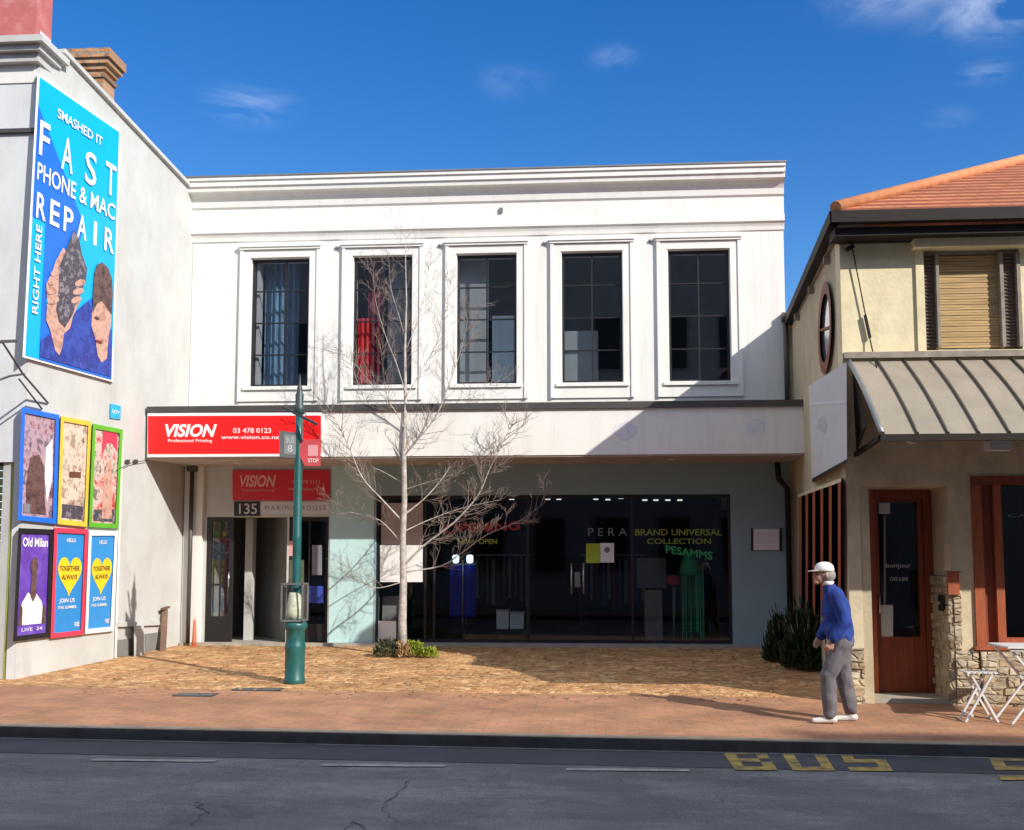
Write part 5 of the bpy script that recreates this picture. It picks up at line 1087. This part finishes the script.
for a, b in (((c0, YP-hw2), (c1, YP-hw2)), ((c0, YP-hw2), (c0, YP+hw2)), ((c1, YP-hw2), (c1, YP+hw2))):
    mb = MB(); mb.box(a[0]-.002, b[0]+.002, a[1]-.002, b[1]+.002, zb+.02, zt_-.02); mb.build('pane', M['clear'], cg)
MB().lathe((cxm2, YP, zb+.022), [(.095, 0), (.11, .08), (.095, .2), (.08, .3), (.068, .34)], 12).build('collar', mat('cream_collar', (.72, .69, .55), .6, var=.3, scale=12), cg)
# signs hanging on the post
sg1 = thing('bus_stop_flag', P(291, 445, YP), 'grey bus stop flag on the left of the lamp post', 'sign')
yS = YP-.02; pl = FP(yS)
mb = MB(); poly_px(mb, [(279.5, 430.5), (299, 433), (299, 458.5), (279.5, 457)], pl, 0, .02); mb.build('plate', M['greymetal'], sg1)
mb = MB(); poly_px(mb, [(284, 434), (296, 435.5), (296, 455), (284, 454)], pl, .021, .003); mb.build('inner_plate', M['midgrey'], sg1)
tpart(sg1, M['silver'], 'BUS', rect(286, 437, 294, 443), pl, .025, .003, .01); tpart(sg1, M['silver'], '8', rect(287.5, 445, 292.5, 452), pl, .025, .003, .01)
sg2 = thing('bus_stop_flag', P(313, 450, YP), 'small faded red flag on the right of the lamp post', 'sign')
mb = MB(); poly_px(mb, [(299.5, 440), (320.5, 439), (320.5, 466), (305, 466), (299.5, 456)], pl, 0, .02); mb.build('plate', M['red3'], sg2)
mb = MB(); poly_px(mb, rect(308, 445, 318, 456), pl, .021, .003); mb.build('picture', M['pinkish'], sg2)
mb = text_px(MB(), 'STOP', rect(308, 458.5, 318.5, 462.5), pl, .021, .003, .01); mb.build('lettering', M['wht'], sg2)

# ================================================================== TREE
T0 = gpt(403, 656); YT = T0.y
def TP_(px, py, dy=0): return P(px, py, YT+dy)
tree = thing('young_tree', T0, 'slender bare young tree with pale bark in front of the shop window', 'tree')
tr_pts = [T0-Vector((0, 0, .05)), TP_(402.5, 620), TP_(403.5, 580, .02), TP_(402.8, 540), TP_(404.5, 500, -.02), TP_(404, 455), TP_(405.5, 400, .03), TP_(405, 350), TP_(406.5, 300, .03), TP_(405.5, 262), TP_(406, 236)]
tr_r = [.072, .062, .055, .048, .043, .036, .026, .019, .012, .007, .003]
mb = MB(); mb.tube(tr_pts, tr_r, 10); mb.build('trunk', M['bark'], tree)
def curve_pts(pts, n=5):
    res = []
    for i in range(len(pts)-1):
        p0 = pts[max(i-1, 0)]; p1 = pts[i]; p2 = pts[i+1]; p3 = pts[min(i+2, len(pts)-1)]
        for k in range(n):
            t = k/n; res.append(.5*((2*p1)+(p2-p0)*t+(2*p0-5*p1+4*p2-p3)*t*t+(3*p1-p0-3*p2+p3)*t**3))
    return res+[pts[-1]]
def twig(mb, p, d, ln, r, lvl):
    pts = [p]; dd = d.normalized(); n = 5
    for k in range(n):
        dd = (dd + Vector((U(-.13, .13), U(-.13, .13), U(.0, .16)))).normalized(); pts.append(pts[-1]+dd*ln/n)
    mb.tube(pts, [max(.0013, r*.85*(1-.75*k/n)) for k in range(n+1)], 4)
    if lvl > 0:
        for k in range(1, n+1):
            if R() < .62:
                s_ = 1 if R() < .5 else -1; ax = Vector((U(-.3, .3), U(-1, 1), U(-.2, .2))).normalized()
                nd = Matrix.Rotation(s_*U(.5, .95), 3, ax) @ dd; twig(mb, pts[k], nd, ln*U(.35, .6), r*.55, lvl-1)
BR = [  # px path, depth drift, base radius
 ([(403, 566), (425, 545), (455, 522), (478, 495), (490, 470), (500, 447), (512, 425)], -.3, .026, .8),
 ([(403, 572), (440, 566), (462, 552), (487, 535), (520, 520), (545, 503)], .25, .02, .7),
 ([(404, 515), (428, 495), (448, 468), (462, 440), (475, 415)], .4, .02, .7),
 ([(403, 522), (380, 498), (364, 478), (350, 450), (338, 425), (325, 402)], -.3, .023, .8),
 ([(403, 545), (378, 520), (352, 512), (330, 500)], .35, .015, .55),
 ([(402, 582), (378, 588), (360, 580), (346, 566)], -.2, .013, .45),
 ([(404, 456), (418, 440), (438, 415), (450, 385), (460, 350), (468, 320)], -.35, .02, .75),
 ([(404, 462), (388, 440), (375, 420), (362, 395), (350, 365)], .3, .02, .75),
 ([(405, 440), (424, 425), (450, 408), (476, 392), (500, 380)], .45, .014, .6),
 ([(405, 430), (392, 408), (372, 384), (352, 362), (338, 350)], -.45, .014, .6),
 ([(405, 398), (420, 372), (436, 345), (446, 312), (452, 285)], .25, .014, .6),
 ([(405, 392), (396, 365), (384, 335), (376, 300), (372, 272)], -.2, .014, .6),
 ([(406, 350), (416, 325), (424, 296), (430, 265)], -.15, .010, .45),
 ([(406, 340), (398, 315), (392, 290), (388, 262)], .15, .010, .45),
 ([(404, 490), (430, 482), (455, 474), (478, 462)], -.5, .013, .5),
 ([(404, 484), (380, 470), (356, 462), (338, 448)], .5, .012, .5),
 ([(403, 532), (430, 520), (462, 508), (500, 500)], .5, .014, .55),
 ([(404, 474), (398, 450), (388, 420), (384, 385), (380, 350)], .15, .013, .6),
]
for pts, dyy, r, tl in BR:
    n = len(pts); P3 = [TP_(x+U(-1.5, 1.5)*(i > 0), y, dyy*i/(n-1)) for i, (x, y) in enumerate(pts)]
    cp_ = curve_pts(P3, 4); m_ = len(cp_); mb = MB(); mb.tube(cp_, [max(.0022, r*.72*(1-.85*k/(m_-1))) for k in range(m_)], 6)
    o = mb.build('branch', M['bark'], tree)
    tw = MB()
    for k in range(3, m_):
        for _ in range(2 if R() < .45 else 1):
            d = (cp_[min(k+1, m_-1)]-cp_[k-1]).normalized(); ax = Vector((U(-.4, .4), 1 if R() < .7 else U(-1, 1), U(-.3, .3))).normalized()
            nd = Matrix.Rotation((1 if R() < .5 else -1)*U(.45, .9), 3, ax) @ d; twig(tw, cp_[k], nd, tl*U(.3, .62), r*.26+.0012, 2)
    twig(tw, cp_[-1], cp_[-1]-cp_[-2], tl*.45, .003, 2)
    t_ = tw.build('twigs', M['twig'], o)
tw = MB()
for k in range(4, len(tr_pts)-1):
    for _ in range(4):
        q = tr_pts[k].lerp(tr_pts[k+1], R()); a = U(0, 2*pi); twig(tw, q, Vector((cos(a), sin(a)*.7, U(.6, 1.3))), U(.25, .5), .004, 2)
tw.build('twigs', M['twig'], tree)
# plants round the trunk
def leafy(name, c, rx, ry, h, n, m, parent, ls=.05, upright=False):
    mb = MB()
    for _ in range(n):
        a = U(0, 2*pi); rr = R()**.5; hz = U(0, 1)
        p = Vector(c)+Vector((rx*rr*cos(a)*(1-.45*hz), ry*rr*sin(a)*(1-.45*hz), h*hz*U(.6, 1)+.01))
        d = Vector((cos(a)*U(.2, 1), sin(a)*U(.2, 1), U(.3, 1.6) if not upright else U(1, 3))).normalized(); s_ = d.cross(Vector((U(-1, 1), U(-1, 1), U(-1, 1)))).normalized(); l_ = ls*U(.6, 1.5)
        mid = p+d*l_*.5; wv = l_*(.28 if not upright else .09); nn = s_.cross(d)*wv*.4
        mb.add([p, mid+s_*wv+nn, p+d*l_, mid-s_*wv+nn, mid-nn*.2], [(0, 1, 4), (1, 2, 4), (2, 3, 4), (3, 0, 4)])
    return mb.build(name, m, parent)
for px, py, rx, h, n, m, lab in ((386, 657, .2, .25, 420, 'leaf3', 'dull green low plant at the left foot of the bare tree'), (404, 658, .1, .22, 160, 'straw', 'dry brown tuft at the foot of the bare tree trunk'), (414, 657, .16, .22, 330, 'leaf2', 'bright lime low plant at the right foot of the bare tree'), (429, 658, .13, .13, 220, 'leaf2', 'smallest flat lime plant, farthest right of the tree foot')):
    q = gpt(px, py); t = thing('low_plant', q, lab, 'plant', 'plants round the tree foot'); leafy('leaves', q, rx, rx*.8, h, n, M[m], t, .06)
    MB().tube([q-Vector((0, 0, .02)), q+Vector((0, 0, h*.6))], .008, 5).build('stem', M['twig'], t)
# shrubs by the right wall
for px, py, rx, h, n, lab in ((784, 662, .28, .60, 2200, 'dark evergreen shrub against the blue grey wall, left of the pair'), (803, 670, .28, .80, 2600, 'taller dark evergreen shrub just behind the walking man')):
    q = gpt(px, py); t = thing('shrub', q, lab, 'shrub', 'dark shrubs beside the cafe side wall')
    mb = MB()
    for k in range(16): a = U(0, 2*pi); mb.tube([q, q+Vector((cos(a)*rx*.5, sin(a)*rx*.5, h*.5)), q+Vector((cos(a)*rx*.9, sin(a)*rx*.8, h*U(.7, 1.05)))], [.012, .007, .002], 4)
    mb.build('stems', M['twig'], t); leafy('leaves', q, rx, rx*.9, h, n, M['leaf1'], t, .075); leafy('leaves', q, rx*1.15, rx, h*1.15, n//6, M['leaf1'], t, .15, True)
# fallen leaves as ground cover
mb = MB()
for _ in range(1500):
    x = U(-6.3, 4.0); y = U(-5.3, -.2)
    if x > 2.5 and y < -4: continue
    z = gz(x, y)+.012; a = U(0, 2*pi); l_ = U(.02, .05); dx, dy = cos(a)*l_, sin(a)*l_
    mb.add([(x-dx, y-dy, z-.004), (x+dy*.4, y-dx*.4, z+U(0, .015)), (x+dx, y+dy, z+U(0, .01)), (x-dy*.4, y+dx*.4, z+U(0, .01))], [(0, 1, 2, 3)])
o = mb.build('fallen_leaves', M['straw']); o['kind'] = 'stuff'
# covers in the footpath
for px, py, wv, dv, lab in ((196, 695, .24, .13, 'square dark metal cover set in the brick footpath'), (258, 689.5, .30, .12, 'wider metal cover nearer the lamp post in the paving')):
    q = gpt(px, py); z = gz(q.x, q.y)+.004; t = thing('access_cover', (q.x, q.y, z), lab, 'cover', 'metal covers in the paving')
    MB().box(q.x-wv, q.x+wv, q.y-dv, q.y+dv, z-.03, z+.004).build('lid', M['cast'], t); mb = MB()
    for k in range(6): mb.box(q.x-wv+.03, q.x+wv-.03, q.y-dv+.02+k*(2*dv-.04)/6, q.y-dv+.03+k*(2*dv-.04)/6, z+.004, z+.007)
    mb.build('tread_bars', M['greymetal'], t)
# crumpled litter by the kerb
q = road_pt(842, 745, .03); mb = MB(); mb.ball((q.x, q.y+.12, rz(q.x)+.045), .05, .045, .04, 8, 6)
for i, v in enumerate(mb.v): mb.v[i] = v + Vector((U(-.015, .015), U(-.015, .015), U(-.012, .012)))
mb.sm = [False]*len(mb.sm); o = mb.build('crumpled_paper', M['wht']); tag(o, 'crumpled white paper lying against the kerb below the walking man', 'litter')

# ================================================================== TABLE AND CHAIR
def gp2(px, py): return gpt(px, py)
ch0 = gp2(978, 713)
CY = -6.05; cX = X_(979, CY, 690); czz = gz(cX, CY)
ch = thing('folding_stool', (cX, CY, czz), 'white slatted folding stool with crossed legs on the footpath', 'stool')
zs_ = P(979, 671, CY).z; lx, rx_ = X_(962, CY, 712), X_(995, CY, 712); tl_, tr_ = X_(968, CY, 675), X_(989, CY, 675)
for yy_ in (CY-.10, CY+.10):
    MB().bar((lx, yy_, czz), (tr_, yy_, zs_-.02), .03, .02).build('leg', M['white_chair'], ch); MB().bar((rx_, yy_+.021, czz), (tl_, yy_+.021, zs_-.02), .03, .02).build('leg', M['white_chair'], ch)
mb = MB()
for k in range(6): x = tl_-.03+k*(tr_-tl_+.06)/5; mb.box(x-.018, x+.018, CY-.13, CY+.14, zs_-.015, zs_)
mb.build('seat_slats', M['white_chair'], ch); MB().bar((lx+.06, CY-.14, czz+.07), (lx+.06, CY+.14, czz+.07), .02).build('stretcher', M['white_chair'], ch)
tx0 = X_(999, CY, 650); tzt = P(1010, 645.5, CY-.1).z
tbt = thing('folding_table', (tx0+.35, CY+.05, czz), 'white slatted folding table beside the stool at the right edge', 'table')
mb = MB()
for k in range(8): mb.box(tx0, tx0+.7, CY-.26+k*.075, CY-.26+k*.075+.062, tzt-.02, tzt)
mb.build('tabletop', M['white_chair'], tbt)
for yy_ in (CY-.2, CY+.25):
    MB().bar((tx0+.03, yy_, czz), (tx0+.62, yy_, tzt-.04), .03, .02).build('leg', M['white_chair'], tbt); MB().bar((tx0+.65, yy_+.021, czz), (tx0+.06, yy_+.021, tzt-.04), .03, .02).build('leg', M['white_chair'], tbt)
MB().box(tx0+.03, tx0+.67, CY-.24, CY-.21, tzt-.05, tzt-.021).build('apron', M['white_chair'], tbt)

# ================================================================== PERSON
mp0 = Vector((0, 0, 0)); YM = -6.25
Xm = X_(838, YM, 700); Zm = gz(Xm, YM)
man = thing('person', (Xm, YM, Zm), 'man in a blue jacket, grey trousers and white cap walking left along the footpath', 'person')
S = (P(838, 561, YM).z - Zm)/1.74
def V(x, y, z): return Vector((Xm + x*S, YM + y*S, Zm + z*S))
# coordinates: -x is the way he walks, y lateral (his left is towards +... the wall side is +y)
hip = V(.03, 0, .90); chest = V(.0, 0, 1.25); neck = V(-.04, 0, 1.43); head = V(-.095, 0, 1.60)
shF, shB = V(-.02, -.17, 1.37), V(-.01, .17, 1.37)
elF, haF = V(.055, -.225, 1.09), V(-.085, -.20, .885); elB, haB = V(-.02, .22, 1.09), V(-.14, .17, .90)
hF, hB = V(.05, -.09, .90), V(.05, .09, .90)
knF, anF = V(-.12, -.10, .50), V(-.11, -.10, .09); knB, anB = V(.09, .09, .49), V(.15, .09, .10)
b = MB(); s = S
b.cap(hip, .11*s, chest, .12*s).cap(chest, .12*s, V(-.02, 0, 1.33), .08*s).cap(V(-.03, 0, 1.38), .06*s, V(-.09, 0, 1.52), .055*s)
b.ball(head, .098*s, .077*s, .115*s).ball(V(-.155, 0, 1.555), .06*s, .055*s, .065*s).cap(V(-.205, 0, 1.60), .012*s, V(-.228, 0, 1.568), .018*s).ball(V(-.195, 0, 1.51), .035*s, .035*s, .03*s)
b.ball(V(-.212, 0, 1.538), .012*s, .028*s, .008*s)
for sy in (-1, 1): b.ball(V(-.10, sy*.078, 1.585), .02*s, .012*s, .033*s)
for sh, el, ha in ((shF, elF, haF), (shB, elB, haB)):
    b.cap(sh+Vector((0, 0, -.03*s)), .05*s, el, .042*s).cap(el, .04*s, ha, .028*s)
for h_, k_, a_ in ((hF, knF, anF), (hB, knB, anB)): b.cap(h_, .085*s, k_, .055*s).cap(k_, .052*s, a_, .036*s)
for ha, el, sy in ((haF, elF, -1), (haB, elB, 1)):
    d = (ha-el).normalized(); sdv = Vector((0, 1, 0)); pc_ = ha+d*.05*s; upv = d.cross(sdv).normalized()
    b.obox(pc_, d*.045*s, upv*.036*s, sdv*.013*s)
    for k, ln in enumerate((.062, .072, .068, .052)):
        rt = pc_+d*.04*s+upv*(.027-.018*k)*s; dn = (d*.9+sdv*(-sy)*.25).normalized(); m1 = rt+dn*ln*.5*s; tp_ = m1+(dn*.5+sdv*(-sy)*.8).normalized()*ln*.5*s
        b.tube([rt-d*.012*s, m1, tp_], [.0085*s, .008*s, .0065*s], 6)
    b.tube([pc_-d*.02*s+upv*.03*s, pc_+d*.02*s+upv*.055*s, pc_+d*.05*s+upv*.06*s+sdv*(-sy)*.01*s], [.011*s, .009*s, .007*s], 6)
organic('body', b, M['skin'], man, .0085, 2)
for sy in (-1, 1): MB().ball(V(-.20, sy*.033, 1.60), .009*s, .012*s, .007*s, 8, 6).build('eye', M['eye'], man)
j = MB(); j.cap(V(.04, 0, .94), .15*s, V(.0, 0, 1.22), .155*s).cap(V(-.01, -.06, 1.0), .12*s, V(-.01, .06, 1.0), .12*s).cap(V(0, 0, 1.2), .165*s, V(-.02, 0, 1.33), .12*s).cap(V(0, -.1, 1.33), .085*s, V(0, .1, 1.33), .085*s).cap(V(.05, -.07, .885), .125*s, V(.05, .07, .885), .125*s)
j.cap(V(.04, 0, 1.25), .12*s, V(.01, 0, 1.36), .09*s)
for sh, el, ha in ((shF, elF, haF), (shB, elB, haB)): j.cap(sh, .085*s, el, .072*s).cap(el, .07*s, ha.lerp(el, .08), .052*s)
j.cap(V(-.03, 0, 1.38), .09*s, V(-.06, 0, 1.462), .07*s)
jk = organic('jacket', j, M['jacket'], man, .012, 2, .013, 8)
MB().lathe(V(-.075, 0, 1.475), [(.064*s, 0), (.066*s, .04*s), (.058*s, .045*s)], 14).build('collar', M['capw'], man)
t_ = MB(); t_.cap(V(.05, -.05, .88), .125*s, V(.05, .05, .88), .125*s)
for h_, k_, a_ in ((hF, knF, anF), (hB, knB, anB)): t_.cap(h_-Vector((0, 0, .03)), .115*s, k_, .09*s).cap(k_, .09*s, a_+Vector((0, 0, .03)), .078*s)
organic('trousers', t_, M['trouser'], man, .012, 2, .012, 9)
for a_, pitch_ in ((anF, 0), (anB, 0)):
    sh = MB(); gzf = Zm; sh.cap(Vector((a_.x+.04*s, a_.y, gzf+.04*s)), .04*s, Vector((a_.x-.17*s, a_.y, gzf+.026*s)), .030*s).cap(Vector((a_.x+.01, a_.y, gzf+.05*s)), .045*s, Vector((a_.x, a_.y, gzf+.11*s)), .045*s)
    for i, v in enumerate(sh.v): sh.v[i].z = max(v.z, gzf+.003)
    organic('shoe', sh, M['shoe'], man, .012, 1)
MB().ball(V(-.085, 0, 1.585), .098*s, .085*s, .085*s).build('hair', M['hair'], man)
cpb = MB(); cpb.lathe(V(-.11, 0, 1.625), [(.106*s, 0), (.107*s, .025*s), (.097*s, .065*s), (.07*s, .092*s), (.03*s, .105*s), (.004*s, .107*s)], 20, 1, .85); cp = cpb.build('cap', M['capw'], man)
bm_ = MB(); vs = []; n = 10
for k in range(n+1):
    a = -pi/2+pi*k/n; vs.append(V(-.19-.10*cos(a), .075*sin(a), 1.635-.012*cos(a)))
bm_.prism(vs, (0, 0, .008)); bm_.build('brim', M['capw'], cp)
